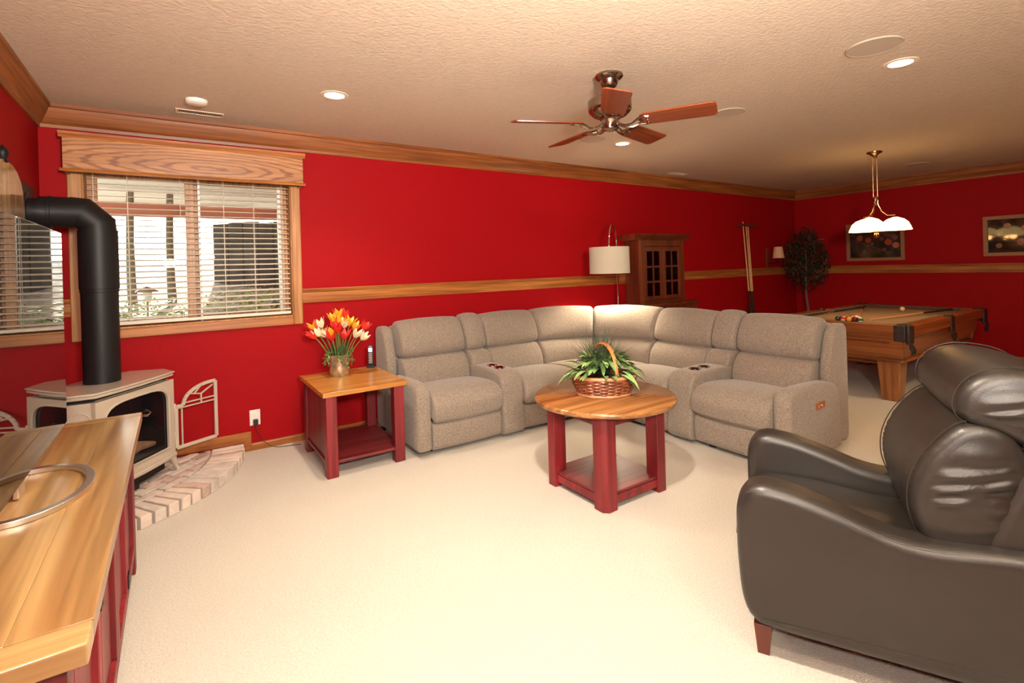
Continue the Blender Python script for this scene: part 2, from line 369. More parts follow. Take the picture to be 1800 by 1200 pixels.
# baseboards
bp_ = [(0, 0), (.014, 0), (.014, .042), (.009, .052), (0, .055)]
MB().prism([(YW - d, z) for d, z in bp_], .455, XR, 'x').build('baseboard_far', M['oak'], kind='structure', ang=25)
b = MB(); b.prism([(XL, .07), (.405, .07), (.405, 0), (.455, 0), (.455, .146), (XL, .146)], YW - .016, YW, 'y')
b.build('baseboard_hearth', M['oak'], kind='structure', bevel=.004)
MB().prism([(XR - d, z) for d, z in bp_], YB, YW, 'y').build('baseboard_right', M['oak_y'], kind='structure', ang=25)
MB().prism([(XL + d, z) for d, z in bp_], YB, 3.1, 'y').build('baseboard_left', M['oak_y'], kind='structure', ang=25)

# ------------------------------------------------------------------ window
win = empty('window_1', ((WX0 + WX1) / 2, YW, WZ0), kind='structure')
def W(name, mb, mat, **k):
    o = mb.build(name, mat, win, loc=(-(WX0 + WX1) / 2, -YW, -WZ0), **k); return o
cz0, cz1 = .926, 2.135
for (x0, x1, y0, y1, nm, mt) in ((-.555, -.480, cz0, cz1, 'casing', 'oak_z'), (.778, .848, cz0, cz1, 'casing', 'oak_z'), (-.480, .778, cz0, .992, 'casing', 'oak'), (-.480, .778, 2.075, cz1, 'casing', 'oak')):
    W(nm, box(x0, x1, YW - .02, YW, y0, y1), M[mt], bevel=.006)
b = MB()   # jamb liner
b.box(WX0, WX0 + .012, YW - .005, YW + .2, WZ0, WZ1); b.box(WX1 - .012, WX1, YW - .005, YW + .2, WZ0, WZ1); b.box(WX0, WX1, YW - .005, YW + .2, WZ0, WZ0 + .012); b.box(WX0, WX1, YW - .005, YW + .2, WZ1 - .012, WZ1)
W('jamb', b, M['oak_z'], bevel=.002)
def sash(x0, x1, y, name='sash'):
    b = MB(); w = .055
    b.box(x0, x0 + w, y, y + .035, 1.002, 2.06); b.box(x1 - w, x1, y, y + .035, 1.002, 2.06); b.box(x0 + w, x1 - w, y, y + .035, 1.002, 1.04); b.box(x0 + w, x1 - w, y, y + .035, 2.01, 2.06)
    s_ = W(name, b, M['oak_z'], bevel=.003)
    g = box(x0 + w, x1 - w, y + .015, y + .019, 1.04, 2.01).build('pane', M['glass'], s_, smooth=False)
sash(-.470, .135, YW + .085); sash(.115, .772, YW + .125)
b = MB(); b.box(.158, .172, YW + .07, YW + .125, 1.002, 2.06); b.box(.70, .722, YW + .10, YW + .13, 1.03, 2.02); W('sash_track', b, M['white'])
# blinds (hang in the opening)
bl = empty('window_blinds', (.15, YW + .035, 1.99), label='cream horizontal slat blinds hanging in the oak framed window', cat='blinds')
def B(name, mb, mat, **k): return mb.build(name, mat, bl, loc=(-.15, -(YW + .035), -1.99), **k)
B('head_rail', box(-.462, .765, YW + .012, YW + .058, 2.038, 2.066), M['blind'], bevel=.003)
nsl = 25; sl0 = None
for i in range(nsl):
    z = 1.055 + i * .0395
    if sl0 is None:
        b = MB(); seg = 4; vs_ = []
        for x in (-.46, .763):
            for sgn in (0, 1):
                for j in range(seg + 1):
                    t = j / seg * 2 - 1; yy = YW + .035 + t * .022; vs_.append((x, yy, 1.055 + .0028 * (1 - t * t) + t * .004 - (.0022 if sgn else 0)))
        n = seg + 1; fs = []
        for j in range(seg): fs.append((j, j + 1, 2 * n + j + 1, 2 * n + j)); fs.append((n + j, 3 * n + j, 3 * n + j + 1, n + j + 1))
        fs += [(0, 2 * n, 3 * n, n), (n - 1, 2 * n - 1, 4 * n - 1, 3 * n - 1), tuple(list(range(n)) + list(range(2 * n - 1, n - 1, -1))), tuple(list(range(2 * n, 3 * n)) + list(range(4 * n - 1, 3 * n - 1, -1)))]
        b.add(vs_, fs); sl0 = B('slat', b, M['blind'], ang=60)
    else:
        c = sl0.copy(); C.objects.link(c); c.location.z = -1.99 + (z - 1.055)
B('bottom_rail', box(-.462, .765, YW + .010, YW + .060, 1.012, 1.034), M['blind'], bevel=.004)
for x in (-.43, -.25, .05, .32, .52, .72):
    b = MB(); b.tube([(x, YW + .012, 1.02), (x, YW + .012, 2.035)], .0016, 5); b.tube([(x, YW + .058, 1.02), (x, YW + .058, 2.035)], .0016, 5); B('ladder_cord', b, M['blind'])
# valance
va = empty('window_valance', (.15, YW, 2.0), label='wide oak valance box with cathedral grain above the window', cat='valance')
def V_(name, mb, mat, **k): return mb.build(name, mat, va, loc=(-.15, -YW, -2.0), **k)
vb = MB(); vb.box(-.555, .850, YW - .150, YW - .132, 2.005, 2.235); V_('front_board', vb, M['oak_val'], bevel=.002)
vb = MB(); vb.box(-.555, -.537, YW - .132, YW, 2.005, 2.235); vb.box(.832, .850, YW - .132, YW, 2.005, 2.235); V_('end_board', vb, M['oak_val'])
V_('top_board', box(-.57, .865, YW - .165, YW, 2.235, 2.25), M['oak'], bevel=.003)
vb = MB(); vb.prism([(YW - .150, 2.218), (YW - .154, 2.224), (YW - .158, 2.232), (YW - .166, 2.244), (YW - .168, 2.252), (YW - .150, 2.252)], -.572, .867, 'x')
V_('cove_moulding', vb, M['oak'], ang=25)
vb = MB(); vb.prism([(YW - .150, 2.005), (YW - .162, 2.005), (YW - .166, 2.012), (YW - .160, 2.022), (YW - .150, 2.026)], -.568, .863, 'x'); V_('bottom_bead', vb, M['oak'], ang=25)

# ------------------------------------------------------------------ outside
b = MB()
gx = [(-3 + i * .5) for i in range(15)]; gy = [4.55 + j * .35 for j in range(16)]
for y in gy:
    for x in gx: b.v.append((x, y, .86 + (y - 4.55) * .055 + max(0, y - 7) * .16 + .03 * math.sin(x * 5 + y * 3)))
for j in range(len(gy) - 1):
    for i in range(len(gx) - 1): b.f.append((j * 15 + i, j * 15 + i + 1, (j + 1) * 15 + i + 1, (j + 1) * 15 + i))
b.build('garden_ground', M['soil'], kind='structure')
# retaining wall on the right with timber planks
rw = empty('retaining_wall', (1.2, 7.0, .9), label='dark weathered timber retaining wall outside right half of window', cat='wall')
dirx, diry = .92, -.39
for i in range(9):
    x = .46 + i * .17 * 1.0; y = 8.0 - i * .13
    h = 2.03 + .01 * (i % 3)
    T = Matrix.Translation(Vector((x, y, 0))) @ Matrix.Rotation(math.atan2(-.13, .17), 4, 'Z')
    MB().box(0, .205, 0, .05 + .008 * (i % 2), .9, h, T).build('plank', M['retain'], rw, loc=(-1.2, -7, -.9), smooth=False)
sf = empty('deck_above', (.3, 6, 2.2), label='pale deck underside with red-brown beam above the garden', cat='deck')
for i in range(8): box(-2.5, 3.0, 4.5 + i * .42, 4.9 + i * .42, 2.26, 2.30).build('soffit_board', M['soffit'], sf, loc=(-.3, -6, -2.2), smooth=False)
box(-2.5, 3.0, 6.42, 6.56, 1.97, 2.10).build('beam', M['beam'], sf, loc=(-.3, -6, -2.2), bevel=.01)
box(-2.5, 3.0, 7.85, 7.95, 2.1, 2.28).build('rim_joist', M['beam'], sf, loc=(-.3, -6, -2.2), bevel=.01)
for k, (x, lab) in enumerate(((-.375, 'thin dark tree trunk seen through left pane'), (-.02, 'second trunk seen beside the window mullion'))):
    b = MB(); b.tube([(x + .01 * math.sin(z * 3), 6.8, z) for z in (.9, 1.3, 1.7, 2.1, 2.255)], [.05, .042, .038, .036, .034], 10)
    tag(b.build('tree_trunk', M['trunkout']), lab, 'tree', 'trunks outside the window')
# path light
pl = empty('path_light', (-.215, 5.9, .93), label='small metal path lantern on the garden slope', cat='lantern')
MB().tube([(0, 0, 0), (0, 0, .17)], .009, 8).build('post', M['nickel'], pl)
MB().lathe([(.03, .17), (.035, .18), (.04, .27), (.0, .27)], 12).build('glass_chimney', M['white'], pl)
MB().lathe([(.095, .262), (.09, .272), (.03, .305), (.0, .315)], 20).build('cap', M['nickel'], pl)
pl2 = empty('garden_lantern', (.80, 5.2, .90), label='round dark garden lantern low at right edge of window', cat='lantern')
MB().tube([(0, 0, 0), (0, 0, .08)], .008, 8).build('post', M['black'], pl2)
MB().ball((0, 0, .13), .055).build('globe', plain('lantern_globe', (.10, .11, .13), .3), pl2)
# ground cover
b = MB()
for i in range(3600):
    x = random.uniform(-1.0, 2.0); y = 4.6 + random.random() ** 1.2 * 1.6; g = .86 + (y - 4.55) * .055
    z = g + random.uniform(.02, .20) + (.09 if x > .3 else 0) * random.random()
    a = random.uniform(0, 2 * PI); s_ = random.uniform(.018, .034); t = random.uniform(-.5, .7)
    d = Vector((math.cos(a), math.sin(a), t)).normalized() * s_; w = Vector((-math.sin(a), math.cos(a), random.uniform(-.4, .4))) * s_ * .42; c = Vector((x, y, z))
    b.add([c - d, c + w, c + d, c - w], [(0, 1, 2, 3)])
tag(b.build('ground_cover', M['cover'], smooth=False), 'leafy green ground cover under the window outside', 'plants', kind='stuff')

# ------------------------------------------------------------------ hearth
HC = (XL, YW); HR = 1.09; HZ = .068
he = empty('brick_hearth', (XL + .4, YW - .4, 0), label='quarter-round raised brick hearth under the stove', cat='hearth')
def HB(name, mb, mat, **k): return mb.build(name, mat, he, loc=(-(XL + .4), -(YW - .4), 0), **k)
poly = [(XL + .01, YW - .02)] + [(XL + (HR - .012) * math.cos(a), YW - (HR - .012) * math.sin(a)) for a in [PI / 2 * i / 24 for i in range(24, -1, -1)]]
poly = [(max(XL + .005, x), min(YW - .018, y)) for x, y in poly]
HB('mortar_bed', MB().prism(poly, 0.001, HZ - .007, 'z'), M['mortar'], smooth=False)
nb = 23; r_in = .885
for i in range(nb):
    a0 = PI / 2 * (i + .11) / nb; a1 = PI / 2 * (i + .89) / nb
    a0 = max(a0, .018)
    p = [(XL + r * math.cos(a), YW - r * math.sin(a)) for r, a in ((r_in, a0), (HR + random.uniform(-.004, .003), a0), (HR + random.uniform(-.004, .003), a1), (r_in, a1))]
    p = [(max(XL + .006, x), min(YW - .018, y)) for x, y in p]
    HB('brick', MB().prism(p, .0005, HZ + random.uniform(-.002, .002), 'z'), M[random.choice(['brick', 'brick2', 'brick2', 'brick3'])], smooth=False, bevel=.004)
# interior running bond at 45 degrees, clipped to the inner radius
def clip(poly, f):   # keep f(p)<=0
    out = []
    for i in range(len(poly)):
        a, c = poly[i - 1], poly[i]; fa, fc = f(a), f(c)
        if fa <= 0: 
            out.append(a)
            if fc > 0: t = fa / (fa - fc); out.append((a[0] + (c[0] - a[0]) * t, a[1] + (c[1] - a[1]) * t))
        elif fc <= 0: t = fa / (fa - fc); out.append((a[0] + (c[0] - a[0]) * t, a[1] + (c[1] - a[1]) * t))
    return out
d45 = (math.cos(PI / 4), math.sin(PI / 4)); n45 = (d45[1], -d45[0])
rin2 = r_in - .012
for row in range(-3, 14):
    for col in range(-6, 6):
        v0 = row * .068; u0 = col * .185 + (.092 if row % 2 else 0)
        q = []
        for (u, v) in ((u0, v0), (u0 + .170, v0), (u0 + .170, v0 + .054), (u0, v0 + .054)):
            q.append((XL + u * d45[0] + v * n45[0], YW + u * d45[1] + v * n45[1]))
        if min(math.dist(p, HC) for p in q) > rin2 + .02: continue
        q = clip(q, lambda p: XL + .012 - p[0]); q = clip(q, lambda p: p[1] - (YW - .022)) if len(q) > 2 else q
        if len(q) > 2:
            cx = sum(p[0] for p in q) / len(q); cy = sum(p[1] for p in q) / len(q); a = math.atan2(YW - cy, cx - XL)
            q = clip(q, lambda p: (p[0] - XL) * math.cos(a) + (YW - p[1]) * math.sin(a) - rin2)
        if len(q) < 3: continue
        ar = abs(sum(q[i - 1][0] * q[i][1] - q[i][0] * q[i - 1][1] for i in range(len(q)))) / 2
        if ar < .0008: continue
        HB('brick', MB().prism(q, .002, HZ + random.uniform(-.003, .001), 'z'), M[random.choice(['brick', 'brick2', 'brick3', 'brick'])], smooth=False, bevel=.003)

# ------------------------------------------------------------------ stove
SA = Vector((-.373, 3.50)); SB = Vector((-.022, 3.975)); sd = (SB - SA).normalized(); sn = Vector((sd.y, -sd.x))   # sn faces the room
st_c = (SA + SB) / 2 - sn * .21
srz = math.atan2(sd.y, sd.x)
st = empty('gas_stove', (st_c.x, st_c.y, HZ), srz, label='cream enamel freestanding gas stove with black flue on the hearth', cat='stove')
hw = (SB - SA).length / 2      # local x along the front, local -y towards the room, front plane y=-.21
T0 = .715 - HZ
top = [(-hw, -.225), (-hw * .5, -.238), (0, -.243), (hw * .5, -.238), (hw, -.225), (hw + .085, -.09), (hw + .03, .10), (hw - .07, .165), (-hw + .07, .165), (-hw - .03, .10), (-hw - .085, -.09)]
def shr(P, e): return [(x - math.copysign(e, x) if abs(x) > .01 else x, y - math.copysign(e, y)) for x, y in P]
b = MB(); b.prism(shr(top, .006), T0 - .030, T0 - .012); b.prism(top, T0 - .012, T0)
b.build('top_plate', M['enamel'], st, bevel=.006)
body = shr(top, .022)
bb = [(x, y) for x, y in body]
# body: side and back walls, front frame with an opening
MB().prism([p for p in bb if p[1] > -.19] + [(-hw + .03, -.17), (hw - .03, -.17)], .15, T0 - .050).build('firebox_body', M['enamel'], st, bevel=.004) if False else None
side = [(-hw + .012, -.205), (-hw - .06, -.085), (-hw - .01, .085), (-hw + .08, .14), (hw - .08, .14), (hw + .01, .085), (hw + .06, -.085), (hw - .012, -.205), (hw - .03, -.175), (-hw + .03, -.175)]
MB().prism(side, .115, T0 - .052).build('body', M['enamel'], st, bevel=.005)
MB().prism(shr(side, .02), T0 - .052, T0 - .030).build('vent_slot', M['black'], st)
# front frame (outer rectangle minus arched opening)
fx, z0, z1 = hw - .002, .115, T0 - .052
def archpts(w, zb, zt, rise, n=16):
    pts = [(-w, zb), (w, zb)]
    for i in range(n + 1):
        a = PI * i / n; pts.append((w * math.copysign(abs(math.cos(a)) ** .55, math.cos(a)), zt - rise + rise * math.sin(a) ** .8))
    return pts
inner = archpts(hw - .055, .165, T0 - .085, .10)
outer = []
for (x, z) in inner:
    outer.append((max(-fx, min(fx, x * 1.0 + (math.copysign(.2, x)) if abs(x) > hw - .06 else x)), z0 if z < .17 else z1 if z > T0 - .19 + .02 else z))
b = MB(); n = len(inner)
outer = []
for i, (x, z) in enumerate(inner):
    if i == 0: outer.append((-fx, z0))
    elif i == 1: outer.append((fx, z0))
    else:
        a = PI * (i - 2) / (n - 3); c, s_ = math.cos(a), math.sin(a); k = 1 / max(abs(c), abs(s_)); outer.append((fx * max(-1, min(1, c * k)), T0 - .185 + (z1 - T0 + .185) * min(1, s_ * k)))
for yy in (-.215, -.19):
    b.v += [(x, yy, z) for x, z in inner] + [(x, yy, z) for x, z in outer]
for i in range(n):
    j = (i + 1) % n
    b.f += [(i, j, n + j, n + i), (2 * n + i, 2 * n + j, 3 * n + j, 3 * n + i), (i, j, 2 * n + j, 2 * n + i), (n + i, n + j, 3 * n + j, 3 * n + i)]
b.build('front_frame', M['enamel'], st, ang=30)
b = MB(); ins = [(x, -.218, z) for x, z in inner]; b.tube(ins, .006, 6, closed=True); b.build('bead_rim', M['enamel'], st)
gl = archpts(hw - .058, .168, T0 - .088, .098)
MB().prism(gl, -.205, -.198, 'y').build('glass_door', M['glassdark'], st, smooth=False)
b = MB(); b.tube([(.0, -.204, .455), (.005, -.235, .44), (.035, -.242, .432), (.065, -.235, .44), (.07, -.204, .455)], .006, 8); b.build('door_handle', M['chrome'], st)
b = MB(); b.tube([(-.12, -.207, .22), (0, -.209, .26), (.12, -.207, .235)], [.012, .03, .014], 8); b.build('log', M['log'], st)
# side panels with arch relief
for sgn in (-1, 1):
    b = MB(); cx, cy = sgn * (hw + .024), -.145; dx, dy = sgn * .072, .12; L = math.hypot(dx, dy); dx /= L; dy /= L; nx, ny = sgn * dy, -sgn * dx
    for (w, zt, e) in ((.052, T0 - .10, .004), (.036, T0 - .16, .005)):
        pts = []
        for i in range(13):
            a = PI * i / 12; pts.append((cx + dx * w * math.cos(a) + nx * e, cy + dy * w * math.cos(a) + ny * e, (zt - w) + w * math.sin(a)))
        pts = [(pts[0][0], pts[0][1], .16)] + pts + [(pts[-1][0], pts[-1][1], .16)]
        b.tube(pts, .004, 6)
    b.build('side_relief', M['enamel'], st)
# base ledge, legs and black underbody
b = MB(); b.prism([(x * 1.02, y * 1.02) for x, y in shr(top, .004)], .092, .118); b.build('base_ledge', M['enamel'], st, bevel=.006)
MB().prism(shr(top, .05), .03, .092).build('burner_tray', M['black'], st)
for sx, sy in ((-1, -1), (1, -1), (-1, 1), (1, 1)):
    x0 = sx * (hw - .02); y0 = -.20 if sy < 0 else .13
    b = MB(); b.tube([(x0, y0, .10), (x0 + sx * .006, y0 + sy * .006, .075), (x0 + sx * .018, y0 + sy * .014, .03), (x0 + sx * .03, y0 + sy * .02, .008), (x0 + sx * .03, y0 + sy * .02, 0)], [.026, .022, .012, .012, .014], 10)
    b.build('leg', M['enamel'], st)
b = MB(); b.box(-.05, .02, -.19, -.10, 0, .035); b.build('gas_valve_box', M['blackp'], st, bevel=.003)
# open fretwork door: hinged at the right front corner, lying back towards the far wall
dr = bpy.data.objects.new('fret_door', None)
dd = Vector((.208 + .02, 4.10 - 3.985)); dlen = .262
hx, hy = SB.x + .012, SB.y + .006
ang_w = math.atan2(4.11 - hy, .222 - hx)
b = MB()
def dbar(p, q, w=.010, t=.012):
    p = Vector((p[0], 0, p[1])); q = Vector((q[0], 0, q[1])); d = (q - p).normalized(); nn = Vector((-d.z, 0, d.x)) * w
    vs_ = [a + s1 * nn + Vector((0, s2 * t / 2, 0)) for a in (p, q) for s1 in (-1, 1) for s2 in (-1, 1)]
    b.add(vs_, [(0, 1, 3, 2), (4, 6, 7, 5), (0, 4, 5, 1), (2, 3, 7, 6), (0, 2, 6, 4), (1, 5, 7, 3)])
DW = math.hypot(.222 - hx, 4.11 - hy); zb, zt, zs = .205 - HZ, .595 - HZ, .475 - HZ
outl = [(0, zb), (0, zs), (.045, zs)] + [(.045 + (DW - .07) * (1 - math.cos(t)), zs + (zt - zs) * math.sin(t)) for t in [PI / 2 * i / 8 for i in range(1, 9)]] + [(DW, zt), (DW, zb)]
for i in range(len(outl)): dbar(outl[i], outl[(i + 1) % len(outl)], .011)
b2 = b
b = MB()
dbar((.035, zb), (.035, zs), .004, .008); dbar((0, zs - .012), (DW, zs - .012), .004, .008); dbar((.05, zs + .014), (DW, zs + .014), .004, .008)
dbar((DW * .62, zs - .01), (DW * .62, zs + .05), .004, .008); dbar((DW * .62, zs + .05), (DW * .92, zs + .095), .004, .008); dbar((DW * .62, zs + .05), (DW * .30, zs + .07), .004, .008)
dbar((DW * .3, zs + .07), (DW * .2, zs + .015), .004, .008); dbar((DW * .45, zs + .062), (DW * .6, zs + .10), .004, .008)
dloc = Vector((hx, hy)) - st_c; dl = Matrix.Rotation(-srz, 2) @ dloc
fd = b2.build('fret_door', M['enamel'], st, loc=(dl.x, dl.y, 0), rz=ang_w - srz, smooth=False, bevel=.002)
b.build('tracery', M['enamel'], fd, smooth=False)
bpy.data.objects.remove(dr)
b = MB(); b.tube([(0, 0, .215), (0, 0, .25)], .008, 8); b.tube([(0, 0, .39), (0, 0, .43)], .008, 8); b.build('hinge', M['enamel'], fd, loc=(-.008, 0, 0))
# flue
PX, PY, PR = -.370, 3.87, .090
fl = empty('flue_pipe', (PX, PY, .715), label='black stove pipe rising from stove and elbowing into left wall', cat='stove pipe')
def FB(name, mb, mat, **k): return mb.build(name, mat, fl, loc=(-PX, -PY, -.715), **k)
FB('lower_pipe', MB().lathe([(PR, .716), (PR, 1.25), (PR + .003, 1.252), (PR + .003, 1.27), (PR + .006, 1.272), (PR + .006, 1.62)], 36, (PX, PY, 0)), M['black'], ang=30)
def pth(pts, r, n=32):   # mitred elbow in the xz plane
    b = MB()
    for (cx, cz, ax, az) in pts:     # center and axis normal direction (in xz)
        nx, nz = -az, ax
        for j in range(n):
            a = 2 * PI * j / n; b.v.append((cx + nx * r * math.cos(a), PY + r * math.sin(a), cz + nz * r * math.cos(a)))
    for i in range(len(pts) - 1):
        for j in range(n): b.f.append((i * n + j, i * n + (j + 1) % n, (i + 1) * n + (j + 1) % n, (i + 1) * n + j))
    return b
e = PR + .002; k = 1 / math.cos(PI / 8)
zc = 1.722
FB('elbow', pth([(PX, 1.60, 0, 1), (PX, 1.655, -math.sin(PI / 8), math.cos(PI / 8)), (PX - .067, zc, -math.sin(3 * PI / 8), math.cos(3 * PI / 8)), (PX - .12, zc, -1, 0)], e), M['black'], ang=20)
T = Matrix.Translation(Vector((0, PY, zc))) @ Matrix.Rotation(PI / 2, 4, 'Y')
FB('horizontal_pipe', MB().lathe([(PR, PX - .12), (PR, PX - .20), (PR + .004, PX - .202), (PR + .004, PX - .215), (PR, PX - .217), (PR, XL + .06)], 32, T=T), M['black'], ang=30)
FB('wall_collar', MB().lathe([(PR * .86, XL + .06), (PR * .86, XL + .02), (PR + .02, XL + .018), (PR + .02, XL + .012)], 32, T=T), M['black'], ang=30)
FB('wall_plate', box(XL + .001, XL + .014, 3.735, 4.045, 1.585, 1.875), M['black'], bevel=.003)

# ------------------------------------------------------------------ arched plaque on left wall
ap = empty('arched_plaque', (XL, 3.40, 1.45), label='tall arched burl plaque with dark rim and black finial on left wall', cat='wall decor')
pts = [(-.30, 0), (.315, 0)] + [(.0 + .315 * math.cos(a) ** .8 if a < PI / 2 else -.30 * abs(math.cos(a)) ** .8, .25 + .22 * math.sin(a)) for a in [PI * i / 20 for i in range(1, 20)]] + [(-.30, .24)]
pp = [(3.40 + x, 1.45 + z) for x, z in pts]
MB().prism(pp, XL + .004, XL + .030, 'x').build('panel', M['arch'], ap, loc=(-XL, -3.40, -1.45), bevel=.004)
MB().tube([(XL + .018, y, z) for y, z in pp], .010, 8, closed=True).build('rim', M['black'], ap, loc=(-XL, -3.40, -1.45))
MB().lathe([(.0, .46), (.022, .465), (.014, .48), (.020, .495), (.024, .512), (.016, .53), (.0, .548)], 16).build('finial', M['black'], ap, loc=(.022, -.055, -.01))

# ------------------------------------------------------------------ media console
mc = empty('media_console', (-.41, 2.05, 0), label='red wooden media console with long alder plank top along left wall', cat='console')
def CB(name, mb, mat, **k): return mb.build(name, mat, mc, loc=(.41, -2.05, 0), **k)
b = MB(); y0, y1 = 1.15, 2.94
for i, (xa, xb) in enumerate(((-.68, -.5452), (-.545, -.4052), (-.405, -.2622), (-.262, -.140))):
    CB('top_plank', box(xa, xb, y0 + .075, y1 - .07, .662, .70), M['alder'], bevel=.0015)
CB('breadboard_end', box(-.68, -.140, y0, y0 + .074, .660, .70), M['alder_bx'], bevel=.004)
CB('breadboard_end', box(-.68, -.140, y1 - .069, y1, .660, .70), M['alder_bx'], bevel=.004)
for y in (1.19, 2.83):
    for x in (-.66, -.245): CB('leg', box(x, x + .07, y, y + .07, 0, .662), M['redwash'], bevel=.004)
CB('side_panel', box(-.60, -.24, 1.205, 1.222, .07, .66), M['redwash']); CB('side_panel', box(-.60, -.24, 2.865, 2.882, .07, .66), M['redwash'])
CB('back_panel', box(-.65, -.64, 1.25, 2.84, .07, .66), M['redwash']); CB('bottom_shelf', box(-.64, -.20, 1.25, 2.84, .07, .095), M['redshelf'])
CB('apron_rail', box(-.20, -.180, 1.26, 2.83, .60, .662), M['redwash'])
for i in range(4):
    ya = 1.265 + i * .392; yb = ya + .385
    d = CB('door', box(-.205, -.190, ya + .045, yb - .045, .15, .56), M['redwash'])
    f = MB(); f.box(-.195, -.175, ya, ya + .045, .10, .60); f.box(-.195, -.175, yb - .045, yb, .10, .60); f.box(-.195, -.175, ya + .045, yb - .045, .10, .15); f.box(-.195, -.175, ya + .045, yb - .045, .56, .60)
    f.build('door_frame', M['redwash'], d, bevel=.003)
    h_ = MB(); yy = (ya if i % 2 else yb - .01); h_.box(-.176, -.171, yy - .01, yy + .02, .5, .55); h_.box(-.176, -.171, yy - .01, yy + .02, .15, .20); h_.build('hinge', M['black'], d)

# TV
tv = empty('television', (-.39, 2.0, .70), label='large thin glossy flat screen television on the media console', cat='television')
def TB(name, mb, mat, **k): return mb.build(name, mat, tv, loc=(.39, -2.0, -.70), **k)
TB('bezel', box(-.400, -.372, 1.32, 2.68, .760, 1.522), M['blackp'], bevel=.002)
TB('screen', box(-.3721, -.3700, 1.325, 2.675, .765, 1.518), M['screen'], smooth=False)
TB('neck', box(-.400, -.385, 2.0, 2.07, .705, .775), M['brushed'], bevel=.003)
ring = []
for i in range(48):
    a = 2 * PI * i / 48; ring.append((-.385 + .165 * math.copysign(abs(math.cos(a)) ** .9, math.cos(a)), 2.03 + .235 * math.sin(a)))
b = MB(); n = len(ring)
for (sc_, z) in ((1, .701), (1, .716), (.87, .716), (.87, .701)):
    b.v += [(-.385 + (x + .385) * sc_, 2.03 + (y - 2.03) * (1 - (1 - sc_) * .7), z) for x, y in ring]
for q in range(4):
    for i in range(n): b.f.append((q * n + i, q * n + (i + 1) % n, ((q + 1) % 4) * n + (i + 1) % n, ((q + 1) % 4) * n + i))
TB('stand_ring', b, M['brushed'], bevel=.001)

# ------------------------------------------------------------------ outlet and cord
ou = empty('wall_outlet', (.484, YW, .245), label='white wall outlet with a black plug above baseboard', cat='outlet')
MB().box(-.036, .036, -.006, -.0005, -.058, .058).build('cover_plate', M['white'], ou, bevel=.002)
for z in (-.024, .026): MB().box(-.015, .015, -.008, -.006, z - .013, z + .013).build('socket', M['white'], ou, bevel=.001)
pg = empty('power_plug', (.486, YW - .008, .215), label='black adaptor plugged into wall outlet with thin cord', cat='plug')
MB().box(-.016, .016, -.030, 0, -.026, .020).build('adaptor', M['blackp'], pg, bevel=.004)
MB().tube([(0, -.016, -.026), (0, -.016, -.06), (.03, -.014, -.12), (.055, -.022, -.16), (.10, -.03, -.20), (.14, -.05, -.211), (.30, -.10, -.2115)], .0025, 6).build('cord', M['wire'], pg)

# ------------------------------------------------------------------ ceiling fixtures
def downlight(x, y, lab, pw=20, col=(1, .78, .50)):
    t = empty('recessed_light', (x, y, H), label=lab, cat='ceiling light', group='recessed ceiling lights')
    MB().lathe([(.058, -.002), (.060, -.006), (.082, -.004), (.085, -.0005)], 32, cap=False).build('trim_ring', M['trimring'], t)
    MB().lathe([(0, -.0035), (.057, -.0035), (.058, -.001)], 28).build('lens', M['bulb'], t)
    l = bpy.data.lights.new('downlight_lamp', 'SPOT'); l.energy = pw; l.color = col; l.spot_size = 2.2; l.spot_blend = .7; l.shadow_soft_size = .05
    o = bpy.data.objects.new('downlight_lamp', l); C.objects.link(o); o.location = (0, 0, -.02); o.parent = t
downlight(.862, 1.12, 'recessed ceiling light just above the camera, out of frame', 250, (1, .88, .72))
downlight(.862, -.95, 'recessed ceiling light behind the camera', 110, (1, .88, .72))
downlight(5.0, .15, 'added unseen fill light right of the frame beyond the recliner', 130, (1, .70, .38))  # added lamp out of view, brightens and warms the carpet near the pool table
downlight(.862, 3.213, 'recessed ceiling light nearest the window', 75, (1, .84, .64))
downlight(3.482, 1.123, 'recessed ceiling light at upper right next to large speaker', 12)
downlight(3.456, 3.248, 'recessed ceiling light seen just below the ceiling fan', 12)
def speaker(x, y, r, lab):
    t = empty('ceiling_speaker', (x, y, H), label=lab, cat='speaker', group='round ceiling speakers')
    MB().lathe([(0, -.006), (r - .012, -.006), (r - .01, -.003)], 36).build('grille', M['grille'], t)
    MB().lathe([(r - .011, -.006), (r - .004, -.008), (r, -.001)], 36, cap=False).build('rim', M['grille'], t)
speaker(3.082, 1.108, .128, 'round ceiling speaker beside the upper right downlight')
speaker(3.46, 2.182, .115, 'round ceiling speaker at tip of right fan blade')
speaker(3.078, 3.239, .115, 'round ceiling speaker below the fan hub')
speaker(7.502, 2.28, .115, 'far round ceiling speaker beyond the pendant lamp')
sm = MB().lathe([(0, -.028), (.045, -.028), (.058, -.02), (.062, -.0005)], 28).build('smoke_detector', M['white'], loc=(.145, 3.723, H)); tag(sm, 'cream smoke detector on ceiling above the window', 'smoke detector')
def vent(x, y, w, lab, n):
    t = empty('ceiling_vent', (x, y, H), label=lab, cat='vent')
    b = MB(); b.box(-w, w, -.048, -.036, -.006, -.0005); b.box(-w, w, .036, .048, -.006, -.0005); b.box(-w, -w + .014, -.036, .036, -.006, -.0005); b.box(w - .014, w, -.036, .036, -.006, -.0005); b.build('frame', M['trimring'], t, bevel=.001)
    MB().box(-w + .012, w - .012, -.038, .038, -.0015, -.0004).build('backing', M['black'], t)
    f = None
    for i in range(n):
        xx = -w + .02 + (2 * w - .04) * i / (n - 1)
        if f is None: f = MB().box(-.0016, .0016, -.034, .034, -.005, -.0015).build('slat', M['trimring'], t, loc=(xx, 0, 0), smooth=False)
        else: c = f.copy(); C.objects.link(c); c.location.x = xx
vent(.174, 4.0, .14, 'louvred ceiling vent right above the window valance', 24)
